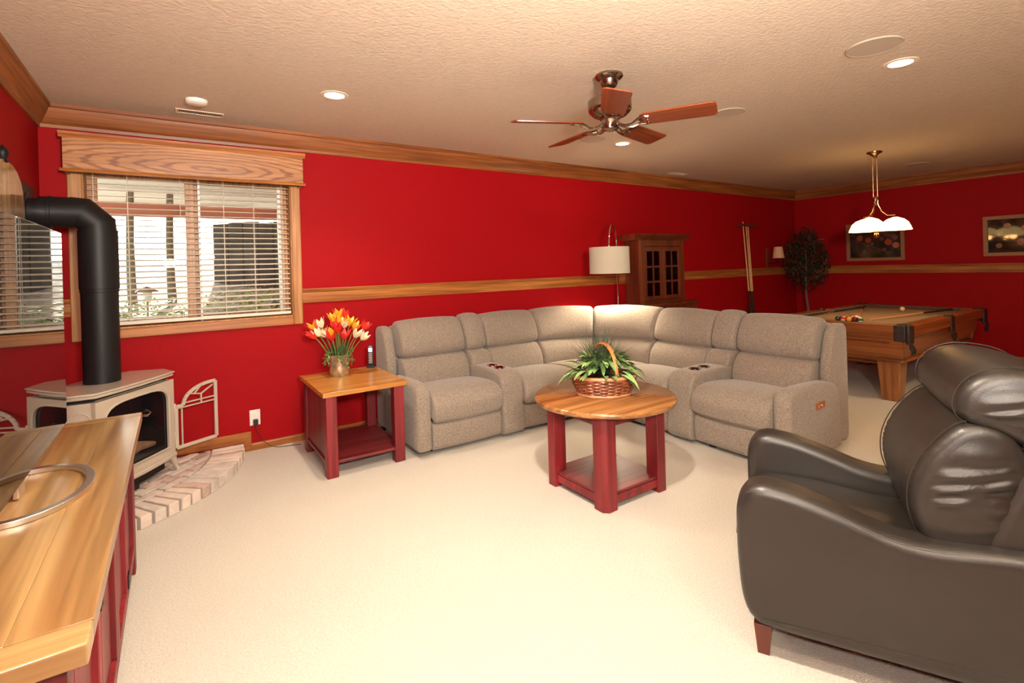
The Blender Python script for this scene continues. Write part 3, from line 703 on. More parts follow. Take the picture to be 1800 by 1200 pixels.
vent(5.27, 4.03, .14, 'far ceiling vent close to crown moulding near cabinet', 12)

# ------------------------------------------------------------------ ceiling fan
fn = empty('ceiling_fan', (2.142, 2.105, H), label='five blade ceiling fan with cherry blades and antique nickel motor', cat='ceiling fan')
MB().lathe([(.081, -.001), (.083, -.012), (.075, -.022), (.055, -.034), (.050, -.056), (.040, -.070), (.026, -.078), (0, -.078)], 36).build('canopy', M['nickel'], fn)
MB().lathe([(.012, -.07), (.012, -.135)], 14).build('downrod', M['nickel'], fn)
MB().lathe([(0, -.120), (.035, -.122), (.06, -.130), (.118, -.145), (.126, -.155), (.126, -.205), (.120, -.218), (.095, -.240), (.06, -.252), (0, -.255)], 40).build('motor_housing', M['nickel'], fn)
MB().lathe([(.056, -.250), (.058, -.262), (.052, -.266), (.052, -.300), (.046, -.318), (.02, -.328), (0, -.330)], 32).build('switch_housing', M['nickel'], fn)
MB().tube([(.03, 0, -.325), (.032, 0, -.345)], .003, 6).build('pull_chain', M['nickel'], fn)
blade0 = None
for i in range(5):
    a = math.radians(156.3 + 72 * i)
    if blade0 is None:
        sh = [(.175, -.045), (.20, -.062), (.26, -.067), (.55, -.074), (.572, -.068), (.582, -.05), (.582, .05), (.572, .068), (.55, .074), (.26, .067), (.20, .062), (.175, .045)]
        b = MB(); b.prism(sh, -.004, .004)
        bd = b.build('blade', M['fan'], fn, loc=(0, 0, -.285), bevel=.0015); bd.rotation_euler = (math.radians(-13), 0, a)
        ir = MB()
        ir.tube([(.05, -.01, -.010), (.09, -.012, -.030), (.13, -.018, -.030), (.165, -.03, -.012), (.20, -.045, -.008), (.225, -.035, -.008)], .007, 8)
        ir.tube([(.05, .01, -.010), (.09, .012, -.030), (.13, .018, -.030), (.165, .03, -.012), (.20, .045, -.008), (.225, .035, -.008)], .007, 8)
        ir.tube([(.16, -.03, -.012), (.185, 0, -.010), (.16, .03, -.012)], .006, 8)
        for yy in (-.035, 0, .035): ir.ball((.215, yy, -.006), .008, 8, 6)
        ia = ir.build('blade_iron', M['nickel'], bd, loc=(0, 0, 0)); blade0 = (bd, ia)
    else:
        c = blade0[0].copy(); C.objects.link(c); c.rotation_euler = (math.radians(-13), 0, a); d = blade0[1].copy(); C.objects.link(d); d.parent = c

# ------------------------------------------------------------------ end table
et = empty('end_table', (1.05, 3.68, 0), label='square red end table with honey wood top beside the sofa', cat='end table')
MB().box(-.285, .285, -.352, .352, .528, .56).build('tabletop', M['alder_x'], et, bevel=.003)
for sx in (-1, 1):
    for sy in (-1, 1): MB().taper(sx * .228, sy * .300, 0, .528, .072, .072, .072, .072).build('leg', M['redwash'], et, bevel=.006)
MB().box(-.262, .262, -.325, .325, .085, .105).build('shelf', M['redshelf'], et, bevel=.002)
MB().box(-.25, -.235, -.27, .27, .105, .528).build('side_panel', M['redwash'], et)

# vase with tulips
VX, VY, VZ = 1.005, 3.83, .56
vz = MB().lathe([(0, 0), (.062, 0), (.068, .01), (.070, .08), (.073, .155), (.076, .160), (.070, .160), (.066, .10), (.06, .02), (0, .02)], 32).build('flower_vase', M['vaseg'], loc=(VX, VY, VZ))
tag(vz, 'silvery mercury glass cylinder vase on the end table', 'vase')
R2 = Vector((math.sin(YAW), -math.cos(YAW), 0)); F2 = Vector((math.cos(YAW), math.sin(YAW), 0))
def tulip(u, w, z, kind, lab, open_=.5):
    base = Vector((VX, VY, VZ)) ; head = R2 * u + F2 * w + Vector((0, 0, z))
    col = {'r': 'tred', 'y': 'tyel', 'o': 'tor', 'w': 'twh'}[kind]
    t = empty('tulip', base + Vector((0, 0, .03)), label=lab, cat='tulip', group='tulips in the vase')
    head = head - Vector((0, 0, .03))
    st0 = Vector((head.x * .18, head.y * .18, .0)); mid = Vector((head.x * .45, head.y * .45, head.z * .62))
    pth_ = [((1 - s_) ** 2) * st0 + 2 * s_ * (1 - s_) * mid + s_ * s_ * head for s_ in [i / 8 for i in range(9)]]
    MB().tube(pth_, .0032, 6).build('stem', M['stem'], t)
    ax = (pth_[-1] - pth_[-3]).normalized(); q = ax.to_track_quat('Z', 'Y').to_matrix()
    for k in range(6):
        a = k * PI / 3 + random.uniform(-.15, .15); inn = .8 if k % 2 else 1; L = random.uniform(.062, .076); b = MB(); vs_ = []
        for i in range(5):
            s_ = i / 4; r = (.005 + .024 * math.sin(min(1, s_ * 1.6) * PI / 2) + open_ * .034 * s_ ** 2.5) * inn; wd = .017 * math.sin(PI * min(.97, s_ * .85 + .14))
            for sg in (-1, 0, 1):
                rr = r * (1.0 if sg == 0 else .93); p = Vector((rr * math.cos(a) - sg * wd * math.sin(a), rr * math.sin(a) + sg * wd * math.cos(a), L * s_)); vs_.append(q @ p + head)
        fs = [(i * 3 + j, i * 3 + j + 1, i * 3 + j + 4, i * 3 + j + 3) for i in range(4) for j in range(2)]
        b.add(vs_, fs); b.build('petal', M['tyel'] if (kind == 'o' and k % 3 == 0) else M[col], t, ang=180)
TL = [(-.165, 0, .345, 'o', 'orange-red tulip at far left top of bouquet', .9), (-.185, .02, .285, 'r', 'red tulip drooping lowest at far left', .7), (-.150, -.04, .285, 'r', 'red tulip just right of the lowest left one', .8),
      (-.118, 0, .36, 'w', 'cream tulip highest of the left white trio', .5), (-.125, -.03, .30, 'w', 'cream tulip lower left of the white trio', .4), (-.085, -.02, .29, 'w', 'tall cream tulip at right of the white trio', .5),
      (-.04, .02, .40, 'y', 'golden yellow tulip at upper left of crown', .7), (-.01, .05, .425, 'y', 'yellow tulip at the very top of bouquet', .6), (.035, .05, .42, 'r', 'soft red tulip at the top centre', .3),
      (.02, 0, .375, 'y', 'yellow tulip in bouquet centre', .8), (.045, 0, .355, 'w', 'cream-pink tulip just under the crown', .6), (.085, .0, .37, 'y', 'bright yellow tulip right of centre', .9),
      (.115, 0, .335, 'o', 'flaming orange tulip at right of crown', .9), (.175, .02, .335, 'r', 'red tulip farthest right', .6), (.13, -.03, .285, 'w', 'cream tulip at right leaning outward', .6),
      (.168, 0, .262, 'w', 'small cream tulip lowest at right', .6), (-.01, -.03, .345, 'r', 'wide red tulip left of centre front', .8), (.015, -.05, .325, 'r', 'red tulip in the middle front', .7),
      (-.04, -.02, .30, 'o', 'orange-yellow tulip low left of centre', .7), (-.028, -.05, .268, 'r', 'red tulip lowest at centre left', .8), (.055, -.05, .278, 'r', 'big red tulip low at centre right', .9)]
for t in TL: tulip(*t)
b = MB()
def leaf(b, c, d, L, w, bend=.3, up=Vector((0, 0, 1)), nseg=4, fold=0):
    d = d.normalized(); s_ = d.cross(up)
    if s_.length < .05: s_ = Vector((1, 0, 0))
    s_.normalize(); nn = s_.cross(d); vs_ = []
    for i in range(nseg + 1):
        t = i / nseg; p = c + d * L * t - up * bend * L * t * t; ww = w * math.sin(PI * min(.985, t * .93 + .07)) ** .8
        vs_ += [p - s_ * ww / 2 + nn * fold * ww, p, p + s_ * ww / 2 + nn * fold * ww]
    b.add(vs_, [(i * 3 + j, i * 3 + j + 1, i * 3 + j + 4, i * 3 + j + 3) for i in range(nseg) for j in range(2)])
for i in range(9):
    a = random.uniform(0, 2 * PI); leaf(b, Vector((VX + .03 * math.cos(a), VY + .03 * math.sin(a), VZ + .13)), Vector((.45 * math.cos(a), .45 * math.sin(a), 1)), random.uniform(.12, .17), .04, .15, nseg=6)
tag(b.build('tulip_leaves', M['leafd'], ang=180), 'broad dark green tulip leaves rising between the stems', 'foliage', kind='stuff')
b = MB()
for k in range(13):
    a = k * 2 * PI / 13 + random.uniform(-.2, .2); c = Vector((VX, VY, VZ + .16)); out = Vector((math.cos(a), math.sin(a), 0)); r = random.uniform(.085, .125); drop = random.uniform(-.02, .15)
    p1 = [c + out * .05, c + out * r * .9 + Vector((0, 0, .03)), c + out * r + Vector((0, 0, -drop * .5)), c + out * (r * .9) + Vector((0, 0, -min(drop, .13)))]
    b.tube(p1, .0018, 5)
    for i in range(16):
        t = random.random() * 2.99; j = int(t); q = p1[j].lerp(p1[j + 1], t - j); leaf(b, q, Vector((random.uniform(-1, 1), random.uniform(-1, 1), random.uniform(-.6, .8))), random.uniform(.018, .03), .014, .2, nseg=2)
tag(b.build('trailing_ivy', M['leafv'], ang=180), 'trailing small-leaved ivy draped around vase rim', 'foliage', kind='stuff')
# phone
ph = empty('cordless_phone', (1.292, 3.975, .56), -.6, label='black cordless phone upright in its charger on end table', cat='phone')
MB().taper(0, 0, 0, .022, .062, .062, .052, .050).build('charging_base', M['blackp'], ph, bevel=.004)
b = MB(); b.box(-.020, .020, -.010, .012, .015, .178); b.build('handset', M['blackp'], ph, bevel=.006)
MB().box(-.015, .015, -.0125, -.0095, .125, .158).build('display', M['paper'], ph)
MB().box(-.012, .012, -.0125, -.0095, .164, .172).build('earpiece', M['key'], ph)
for r in range(6):
    for c_ in range(3): MB().box(-.0135 + c_ * .0095, -.0055 + c_ * .0095, -.012, -.0095, .035 + r * .0145, .044 + r * .0145).build('key', M['key'], ph)

# ------------------------------------------------------------------ coffee table
ct = empty('round_coffee_table', (2.128, 2.205, 0), label='round wooden coffee table on chunky red legs with square shelf', cat='coffee table')
MB().lathe([(0, .520), (.395, .520), (.412, .524), (.420, .535), (.418, .547), (.408, .555), (0, .555)], 72).build('tabletop', M['alder_d'], ct, ang=50)
for sx in (-1, 1):
    for sy in (-1, 1):
        w = .045; c_ = .026
        pl_ = [(-w, -w), (w, -w), (w, w - c_), (w - c_, w), (-w, w)]
        pl_ = [(sx * x, sy * y) for x, y in pl_]
        MB().prism([(sx * .212 + x, sy * .212 + y) for x, y in pl_], 0, .520).build('leg', M['redwash'], ct, bevel=.005)
for sx in (-1, 1):
    MB().box(sx * .235 - .011, sx * .235 + .011, -.17, .17, .455, .520).build('apron', M['redwash'], ct, bevel=.002)
    MB().box(-.17, .17, sx * .235 - .011, sx * .235 + .011, .455, .520).build('apron', M['redwash'], ct, bevel=.002)
    MB().box(sx * .232 - .011, sx * .232 + .011, -.17, .17, .03, .075).build('shelf_rail', M['redwash'], ct, bevel=.002)
    MB().box(-.17, .17, sx * .232 - .011, sx * .232 + .011, .03, .075).build('shelf_rail', M['redwash'], ct, bevel=.002)
MB().box(-.240, .240, -.240, .240, .076, .092).build('shelf', M['redshelf'], ct, bevel=.004)

# basket
BX, BY, BZ = 2.13, 2.205, .556
bk = empty('woven_basket', (BX, BY, BZ), label='oval woven wicker basket with bent cane handle on coffee table', cat='basket')
def oval(z, rx, ry, wob=.0, n=48, ph_=0): return [Vector(((rx + wob * math.sin(i * PI / 3 + ph_)) * math.cos(2 * PI * i / n), (ry + wob * math.sin(i * PI / 3 + ph_)) * math.sin(2 * PI * i / n), z)) for i in range(n)]
brz = math.atan2(R2.y, R2.x)
nr = 11
for i in range(nr):
    t = i / (nr - 1); r = .150 + .038 * math.sin(t * PI / 2); MB().tube(oval(.010 + t * .098, r, r * .78, .006, ph_=(i % 2) * PI, n=72), .0062, 6, closed=True).build('wicker_strand', M['wicker'] if i else M['wickerl'], bk, rz=brz)
MB().tube(oval(.114, .190, .150, .002), .011, 8, closed=True).build('rim', M['wickerl'], bk, rz=brz)
MB().tube(oval(.008, .156, .122, .003), .009, 8, closed=True).build('foot_ring', M['wickerl'], bk, rz=brz)
MB().lathe([(0, .006), (.085, .006), (.125, .09), (0, .09)], 32).build('liner', M['black'], bk)
b = MB()
for i in range(24):
    a = 2 * PI * i / 24; b.tube([(r * math.cos(a), r * .78 * math.sin(a), z) for r, z in ((.152, .008), (.176, .05), (.188, .11))], .004, 5)
b.build('stakes', M['wickerl'], bk, rz=brz)
b = MB(); hp = []
for i in range(17): a = PI * i / 16; hp.append((0.0, .145 * math.cos(a), .10 + .20 * math.sin(a) ** .8))
b.tube(hp, .0075, 8); b.tube([(p[0] + .014, p[1] * .93, p[2] + .0) for p in hp], .0065, 8)
b.build('handle', M['handle'], bk, rz=brz + .35)
pt = empty('leafy_basket_plant', (BX, BY, BZ + .09), label='variegated leafy plant spilling over the basket on coffee table', cat='plant')
for i in range(190):
    a = random.uniform(0, 2 * PI); el = random.uniform(-.25, 1.2); rr = random.uniform(.03, .15) * (1 if el < .6 else .6)
    c = Vector((rr * math.cos(a), rr * math.sin(a) * .85, .03 + random.random() * .05 + (.05 if rr < .1 else 0)))
    if abs(math.cos(a - brz)) > .5: rr *= 1.25; c.x *= 1.2; c.y *= 1.2
    b = MB(); L = random.uniform(.07, .12); leaf(b, c, Vector((math.cos(a) * math.cos(el), math.sin(a) * math.cos(el), math.sin(el))), L, random.uniform(.026, .040), random.uniform(.2, .7), nseg=5, fold=.18)
    b.build('leaf', M[random.choice(['leafv', 'leafv', 'leafl', 'leafd'])], pt, ang=180)
b = MB()
for i in range(300):
    a = random.uniform(0, 2 * PI); el = random.uniform(.85, 1.5) if random.random() < .7 else random.uniform(.45, .9); L = random.uniform(.22, .34); c = Vector((random.uniform(-.04, .04), random.uniform(-.04, .04), .03)) + F2 * .05
    leaf(b, c, Vector((math.cos(a) * math.cos(el), math.sin(a) * math.cos(el), math.sin(el))), L, .0040, random.uniform(.0, .30), nseg=5)
tag(b.build('grass_tuft', M['grass'], loc=(BX, BY, BZ + .08), ang=180), 'wispy dark grass tuft rising behind basket handle', 'plant', kind='stuff')

# ------------------------------------------------------------------ sectional sofa
sofa = empty('sectional_sofa', (2.9, 3.6, 0), label='L-shaped grey tweed reclining sectional sofa with two cupholder consoles', cat='sofa')
FA = M['fabric']
def SB_(name, mb, fr, mat=FA, **k):
    """fr: 'L' local u=x, v=depth from y=3.30 ; 'R' local u runs toward -y from y=3.12, v=depth from x=3.12"""
    if fr == 'L': return mb.build(name, mat, sofa, loc=(-2.9, 3.30 - 3.6, 0), **k)
    if fr == 'R': return mb.build(name, mat, sofa, loc=(3.12 - 2.9, 3.12 - 3.6, 0), rz=-PI / 2, **k)
    return mb.build(name, mat, sofa, loc=(-2.9, -3.6, 0), **k)
P_SEAT = [(.03, .262), (-.01, .235), (-.048, .262), (-.062, .32), (-.048, .385), (.0, .422), (.08, .440), (.25, .436), (.45, .415), (.58, .400), (.60, .33), (.55, .262), (.30, .255)]
P_KICK = [(.01, .035), (-.010, .06), (-.016, .13), (-.012, .195), (.005, .222), (.05, .230), (.09, .20), (.09, .08), (.05, .035)]
P_LUM = [(.46, .40), (.455, .46), (.475, .53), (.520, .585), (.56, .612), (.62, .615), (.68, .59), (.70, .50), (.66, .40), (.56, .37)]
P_HEAD = [(.575, .622), (.535, .645), (.530, .70), (.555, .78), (.595, .850), (.645, .893), (.71, .905), (.765, .880), (.775, .80), (.755, .70), (.70, .625), (.64, .612)]
P_BACK = rbox(.68, .87, .04, .86, .04)
def seat_unit(fr, u0, u1, mir=False, warp=None, kick=True, nseg=10, split=None, er=.032):
    S = lambda *a, **k: MB().pillow(*a, warp=warp, nseg=nseg, **k)
    SB_('seat_cushion', S(P_SEAT, u0 + .003, u1 - .003, .030, puff=.012), fr if not warp else 'W')
    SB_('footrest_panel', S(P_KICK, u0 + .004, u1 - .004, .016, puff=.006), fr if not warp else 'W')
    for (a, c) in (split or [(u0, u1)]):
        SB_('lumbar_cushion', S(P_LUM, a + .003, c - .003, .032, puff=.014), fr if not warp else 'W')
        SB_('head_pillow', S(P_HEAD, a + .003, c - .003, er, puff=.014), fr if not warp else 'W')
    SB_('back_frame', S(P_BACK, u0 + .002, u1 - .002, .02, samples=24), fr if not warp else 'W')
def arm(fr, u0, u1, outer):
    prof = [(-.02, .05), (-.02, .25), (-.02, .42), (.0, .487), (.06, .512), (.20, .515), (.40, .507), (.56, .49), (.64, .43), (.66, .25), (.66, .06), (.60, .035), (.30, .035), (.02, .035)]
    o = SB_('arm', MB().pillow(prof, u0, u1, .035, nseg=6, samples=60), fr)
    w = u1 + .001 if outer > 0 else u0 - .001
    pl_ = MB().box(min(w, w + outer * .004), max(w, w + outer * .004), .30, .42, .35, .395).build('power_switch_plate', M['copper'], o, bevel=.003)
    
    for vv in (.335, .375): MB().ball((w + outer * .004, vv, .372), .007, 8, 6).build('switch_button', M['chrome'], o)
def wing(fr, u0, u1):
    prof = [(.60, .40), (.58, .55), (.615, .70), (.665, .82), (.72, .862), (.80, .868), (.86, .84), (.87, .70), (.87, .30), (.86, .05), (.74, .04), (.66, .06), (.64, .25)]
    SB_('back_wing', MB().pillow(prof, u0, u1, .03, nseg=3, samples=50), fr)
def console(fr, u0, u1):
    prof = [(-.025, .035), (-.025, .25), (-.02, .42), (.01, .482), (.07, .505), (.25, .510), (.45, .510), (.60, .51), (.62, .40), (.62, .06), (.58, .035), (.3, .035)]
    o = SB_('console', MB().pillow(prof, u0 + .002, u1 - .002, .022, nseg=5, samples=60, puff=.003), fr)
    m = (u0 + u1) / 2
    for v in (.17, .285):
        cu = MB().lathe([(.030, .485), (.030, .516), (.040, .521), (.047, .519), (.049, .508)], 24, (m, v, 0), cap=False).build('cup_holder', M['chrome'], o)
        MB().lathe([(0, .5135), (.030, .5135)], 20, (m, v, 0)).build('cup_well', M['black'], cu)
    MB().ball((m, .228, .516), .006, 8, 6).build('light_button', M['chrome'], o)
    SB_('console_lumbar', MB().pillow([(.44, .50), (.45, .56), (.48, .60), (.55, .615), (.66, .61), (.68, .5), (.56, .49)], u0 + .004, u1 - .004, .026, nseg=4, puff=.006), fr)
    SB_('console_pillow', MB().pillow([(v - .005, z + (.012 if z > .8 else 0)) for v, z in P_HEAD], u0 + .003, u1 - .003, .034, nseg=4, puff=.012), fr)
    SB_('back_frame', MB().pillow(P_BACK, u0 + .002, u1 - .002, .02, nseg=3, samples=24), fr)
arm('L', 1.385, 1.495, -1); wing('L', 1.392, 1.480)
seat_unit('L', 1.497, 2.085); console('L', 2.087, 2.290); seat_unit('L', 2.292, 2.872)
seat_unit('R', .0, .595); console('R', .597, .815); seat_unit('R', .817, 1.400)
arm('R', 1.402, 1.515, 1); wing('R', 1.405, 1.480)
# corner wedge: polar warp about (2.874, 3.122)
CX_, CY_ = 2.876, 3.122
def polar(v):   # v.x in 0..1 => angle 90..0 deg
    a = PI / 2 * (1 - v.x); t = v.x; r0 = .178 * (1 - t) + .244 * t
    r = r0 + max(-.06, v.y); k = math.sin(2 * a) ; r += k * .03 * min(1, max(0, v.y / .6))
    return Vector((CX_ + r * math.cos(a), CY_ + r * math.sin(a), v.z))
def wedge():
    # u range is 0..1, rounded ends must be small in u, so use a u scale per part
    def part(name, prof, a, c, er, puff, ns=14, sc_=1.0):
        W_ = 1.25 * sc_
        mb = MB().pillow(prof, a * W_, c * W_, er, nseg=ns, puff=puff, samples=40, warp=lambda v: polar(Vector((v.x / W_, v.y, v.z))))
        SB_(name, mb, 'W')
    part('seat_cushion', P_SEAT, .01, .99, .03, .008, 16, .8); part('footrest_panel', P_KICK, .01, .99, .012, .0, 12, .4)
    for a, c in ((.004, .498), (.502, .996)):
        part('lumbar_cushion', P_LUM, a, c, .032, .014); part('head_pillow', P_HEAD, a, c, .034, .016)
    part('back_frame', P_BACK, .01, .99, .02, 0)
wedge()
# dark glides under the sofa
for i, (x, y) in enumerate(((1.52, 3.42), (2.15, 3.44), (2.85, 3.42), (3.2, 2.9), (3.2, 2.2), (3.22, 1.72), (1.44, 4.1), (3.85, 1.80), (3.9, 3.0), (2.8, 4.1))):
    MB().taper(x - 2.9, y - 3.6, 0, .045, .05, .05, .06, .06).build('foot', M['black'], sofa)

# ------------------------------------------------------------------ leather recliner
ca = math.radians(117.3); CF = Vector((math.cos(ca), math.sin(ca))); CR = Vector((math.sin(ca), -math.cos(ca)))
ch = empty('leather_recliner', (1.58, .972, 0), ca - PI / 2, label='dark brown leather push-back recliner in right foreground', cat='recliner')
LE = M['leather']
CWd = .70
ztop = [(-.03, .52), (0, .556), (.03, .573), (.066, .578), (.15, .566), (.23, .543), (.31, .516), (.38, .492), (.45, .480), (.52, .481), (.60, .492), (.70, .500), (.80, .492)]
def s2y(P): return [(-s_, z) for s_, z in P]
def armc(w0, w1, nm='arm'):
    prof = [(-.03, .50), (-.034, .40), (-.03, .28), (-.018, .175), (.012, .118), (.075, .100), (.40, .098), (.75, .10), (.83, .12), (.885, .20), (.90, .32), (.885, .43)] + [(s_, z) for s_, z in ztop[:0:-1]]
    P = []
    MBo = MB()
    MBo.pillow(s2y(prof), w0, w1, .038, nseg=6, samples=120)
    return MBo.build(nm, LE, ch)
a1 = armc(0, .135); a2 = armc(CWd - .135, CWd)
for w in (.0, CWd): pass
b = MB(); b.tube([(.012, -s_, z - .012) for s_, z in ztop[1:-1]], .0022, 5); b.build('seam', LE, a1)
PS = [(-.02, .30), (-.03, .36), (-.01, .405), (.05, .425), (.20, .425), (.40, .405), (.55, .39), (.56, .30), (.30, .28)]
MB().pillow(s2y(PS), .137, CWd - .137, .03, nseg=8, puff=.008).build('seat_cushion', LE, ch)
PK = [(-.015, .11), (-.022, .20), (-.015, .285), (.03, .295), (.08, .28), (.08, .12), (.03, .10)]
MB().pillow(s2y(PK), .137, CWd - .137, .015, nseg=6).build('footrest_panel', LE, ch)
def wrk(x, t, p):
    e = max(0, math.sin(PI * min(1, max(0, (abs(x) - .5) / .5)))) * .9; ph1 = p[1] * 230 + 3.0 * math.sin(p[1] * 31) + 1.6 * math.sin(p[0] * 22) + x * 9
    g = math.exp(-((p[1] - .63) / .13) ** 2) + .7 * math.exp(-((p[1] - .86) / .06) ** 2)
    s_ = .0030 * e * math.sin(ph1) * g + .002 * e
    return s_
def capw(y, z, sc_):
    g = math.exp(-((z - .66) / .12) ** 2) + .6 * math.exp(-((z - .88) / .06) ** 2)
    return .0055 * g * min(1, (1 - sc_) * 4) * min(1, sc_ * 2.5) * math.sin(z * 120 + 22 * y + 1.6 * math.sin(z * 37 + y * 20))
PB = [(.555, .40), (.495, .46), (.462, .54), (.462, .63), (.492, .715), (.540, .785), (.585, .825), (.64, .835), (.70, .80), (.735, .70), (.72, .56), (.68, .44), (.62, .39)]
LB = MB().pillow(s2y(PB), .068, CWd - .068, .034, nseg=26, puff=.012, wr=wrk, samples=130, dome=.018, cw=capw).build('lumbar_cushion', LE, ch, ang=85)
PH = [(.640, .822), (.598, .838), (.575, .872), (.582, .925), (.618, .970), (.675, .994), (.75, .992), (.82, .968), (.865, .91), (.865, .83), (.82, .765), (.75, .765), (.69, .80)]
MB().pillow(s2y(PH), .070, CWd - .070, .036, nseg=26, puff=.010, wr=wrk, samples=110, dome=.016, cw=capw).build('headrest', LE, ch, ang=85)
for P_, w in ((PB, .100), (PB, CWd - .100), (PH, .104), (PH, CWd - .104)):
    q = spline(s2y(P_), 60); n_ = len(q); b = MB(); pts_ = []
    cy_ = sum(p[0] for p in q) / n_; cz_ = sum(p[1] for p in q) / n_
    for p in q:
        d = Vector((p[0] - cy_, p[1] - cz_)).normalized(); pts_.append((w, p[0] + d.x * .0085, p[1] + d.y * .0085))
    b.tube(pts_, .0022, 5, closed=True); b.build('seam', LE, LB)
PF = [(.615, .46), (.640, .56), (.690, .68), (.745, .78), (.80, .88), (.86, .93), (.93, .92), (.955, .85), (.93, .70), (.90, .50), (.88, .30), (.86, .14), (.80, .11), (.72, .12), (.66, .30)]
MB().pillow(s2y(PF), .05, CWd - .05, .04, nseg=10, samples=70).build('outer_back', LE, ch)
for (w, s_) in ((.045, .04), (CWd - .045, .04), (.045, .82), (CWd - .045, .82)):
    MB().taper(w, -s_, 0, .105, .036, .036, .055, .055).build('leg', M['leatherfoot'], ch, bevel=.002)

# ------------------------------------------------------------------ arc floor lamp
al = empty('arc_floor_lamp', (4.18, 4.06, 0), label='arched chrome floor lamp with large linen drum shade behind sofa', cat='floor lamp')
MB().lathe([(0, 0), (.13, 0), (.13, .018), (.02, .024), (.0, .024)], 32).build('base', M['chrome'], al)
px_, py_ = 0, 0; sx_, sy_ = 3.62 - 4.18, 3.62 - 4.06
arc = [(0, 0, .02), (0, 0, 1.0), (0, 0, 1.40)]
for i in range(1, 13):
    a = PI * i / 12; arc.append((sx_ * (1 - math.cos(a)) / 2, sy_ * (1 - math.cos(a)) / 2, 1.50 + .265 * math.sin(a)))
arc.append((sx_, sy_, 1.44))
MB().tube(arc, .009, 10).build('arched_pole', M['chrome'], al)
MB().lathe([(0, 0), (.012, .0), (.014, .03), (0, .035)], 12, (sx_, sy_, 1.505)).build('finial', M['chrome'], al)
sh = MB().lathe([(.196, 1.239), (.199, 1.239), (.197, 1.502), (.194, 1.502), (.196, 1.239)], 48, (sx_, sy_, 0), cap=False).build('lamp_shade', M['shadefab'], al)
MB().lathe([(0, 1.246), (.195, 1.246), (.195, 1.243)], 40, (sx_, sy_, 0)).build('diffuser', M['shadein'], sh)
b = MB(); 
for i in range(3): a = i * 2 * PI / 3; b.tube([(sx_, sy_, 1.50), (sx_ + .2 * math.cos(a), sy_ + .2 * math.sin(a), 1.50)], .002, 5)
b.build('shade_spider', M['chrome'], sh)
l = bpy.data.lights.new('floor_lamp_bulb', 'SPOT'); l.energy = 95; l.color = (1, .83, .58); l.spot_size = 2.5; l.spot_blend = .5; l.shadow_soft_size = .12
o = bpy.data.objects.new('floor_lamp_bulb', l); C.objects.link(o); o.location = (sx_, sy_, 1.225); o.parent = al
l = bpy.data.lights.new('floor_lamp_up', 'SPOT'); l.energy = 6; l.color = (1, .80, .52); l.spot_size = 2.4; l.spot_blend = .6; l.shadow_soft_size = .1
o = bpy.data.objects.new('floor_lamp_up', l); C.objects.link(o); o.location = (sx_, sy_, 1.42); o.rotation_euler = (PI, 0, 0); o.parent = al

# ------------------------------------------------------------------ cherry display cabinet
cb = empty('display_cabinet', (4.93, 4.15, 0), label='cherry display cabinet with two glazed doors behind the sofa', cat='cabinet')
def KB(name, mb, mat=M['cab'], parent=cb, **k):
    return mb.build(name, mat, parent, loc=(-4.93, -4.15, 0) if parent is cb else (0, 0, 0), **k)
KB('lower_cabinet', box(4.42, 5.44, 3.93, 4.25, .06, .82), bevel=.004)
KB('plinth', box(4.44, 5.42, 3.95, 4.25, 0, .06))
KB('counter_ledge', box(4.40, 5.46, 3.905, 4.252, .82, .85), bevel=.006)
for x in (4.47, 4.94):
    d = KB('lower_door', box(x, x + .46, 3.915, 3.93, .12, .78), bevel=.003)
    MB().box(x + .06, x + .40, 3.908, 3.916, .18, .72).build('raised_panel', M['cab'], d, bevel=.006)
b = MB(); b.box(4.51, 4.53, 4.045, 4.25, .85, 1.62); b.box(5.315, 5.335, 4.045, 4.25, .85, 1.62); b.box(4.53, 5.315, 4.235, 4.25, .85, 1.62)
KB('carcass', b)
b = MB(); b.box(4.51, 4.585, 4.03, 4.05, .85, 1.62); b.box(5.26, 5.335, 4.03, 4.05, .85, 1.62); b.box(4.585, 5.26, 4.03, 4.05, 1.53, 1.62); b.box(4.585, 5.26, 4.03, 4.05, .85, .88)
KB('face_frame', b, bevel=.002)
b = MB(); b.prism([(4.03, 1.60), (4.02, 1.615), (4.00, 1.63), (3.965, 1.66), (3.96, 1.675), (4.255, 1.675), (4.255, 1.60)], 4.44, 5.40, 'x'); KB('cornice', b, ang=25)
for z in (1.09, 1.29): KB('shelf', box(4.53, 5.315, 4.06, 4.235, z, z + .012))
for x0 in (4.588, 4.926):
    x1 = x0 + .332
    b = MB(); w = .05
    b.box(x0, x0 + w, 4.022, 4.042, .885, 1.525); b.box(x1 - w, x1, 4.022, 4.042, .885, 1.525); b.box(x0 + w, x1 - w, 4.022, 4.042, .885, .935); b.box(x0 + w, x1 - w, 4.022, 4.042, 1.47, 1.525)
    xm = (x0 + x1) / 2; b.box(xm - .009, xm + .009, 4.024, 4.040, .935, 1.47)
    for z in (1.105, 1.285): b.box(x0 + w, x1 - w, 4.024, 4.040, z - .012, z + .012)
    d = KB('glazed_door', b, bevel=.002)
    for (xa, xb) in ((x0 + w, xm - .009), (xm + .009, x1 - w)):
        for (za, zb_) in ((.935, 1.093), (1.117, 1.273), (1.297, 1.47)):
            MB().box(xa, xb, 4.030, 4.034, za, zb_).build('pane', M['glass'], d, smooth=False)
    MB().ball(((x1 - .02) if x0 < 4.7 else (x0 + .02), 4.015, 1.19), .011).build('knob', M['brassy'], d)
b = MB(); b.tube([(4.923, 4.012, 1.50), (4.923, 4.012, 1.56)], .006, 8); b.tube([(4.923, 4.012, .90), (4.923, 4.012, .95)], .006, 8); KB('door_bolt', b, M['brassy'])

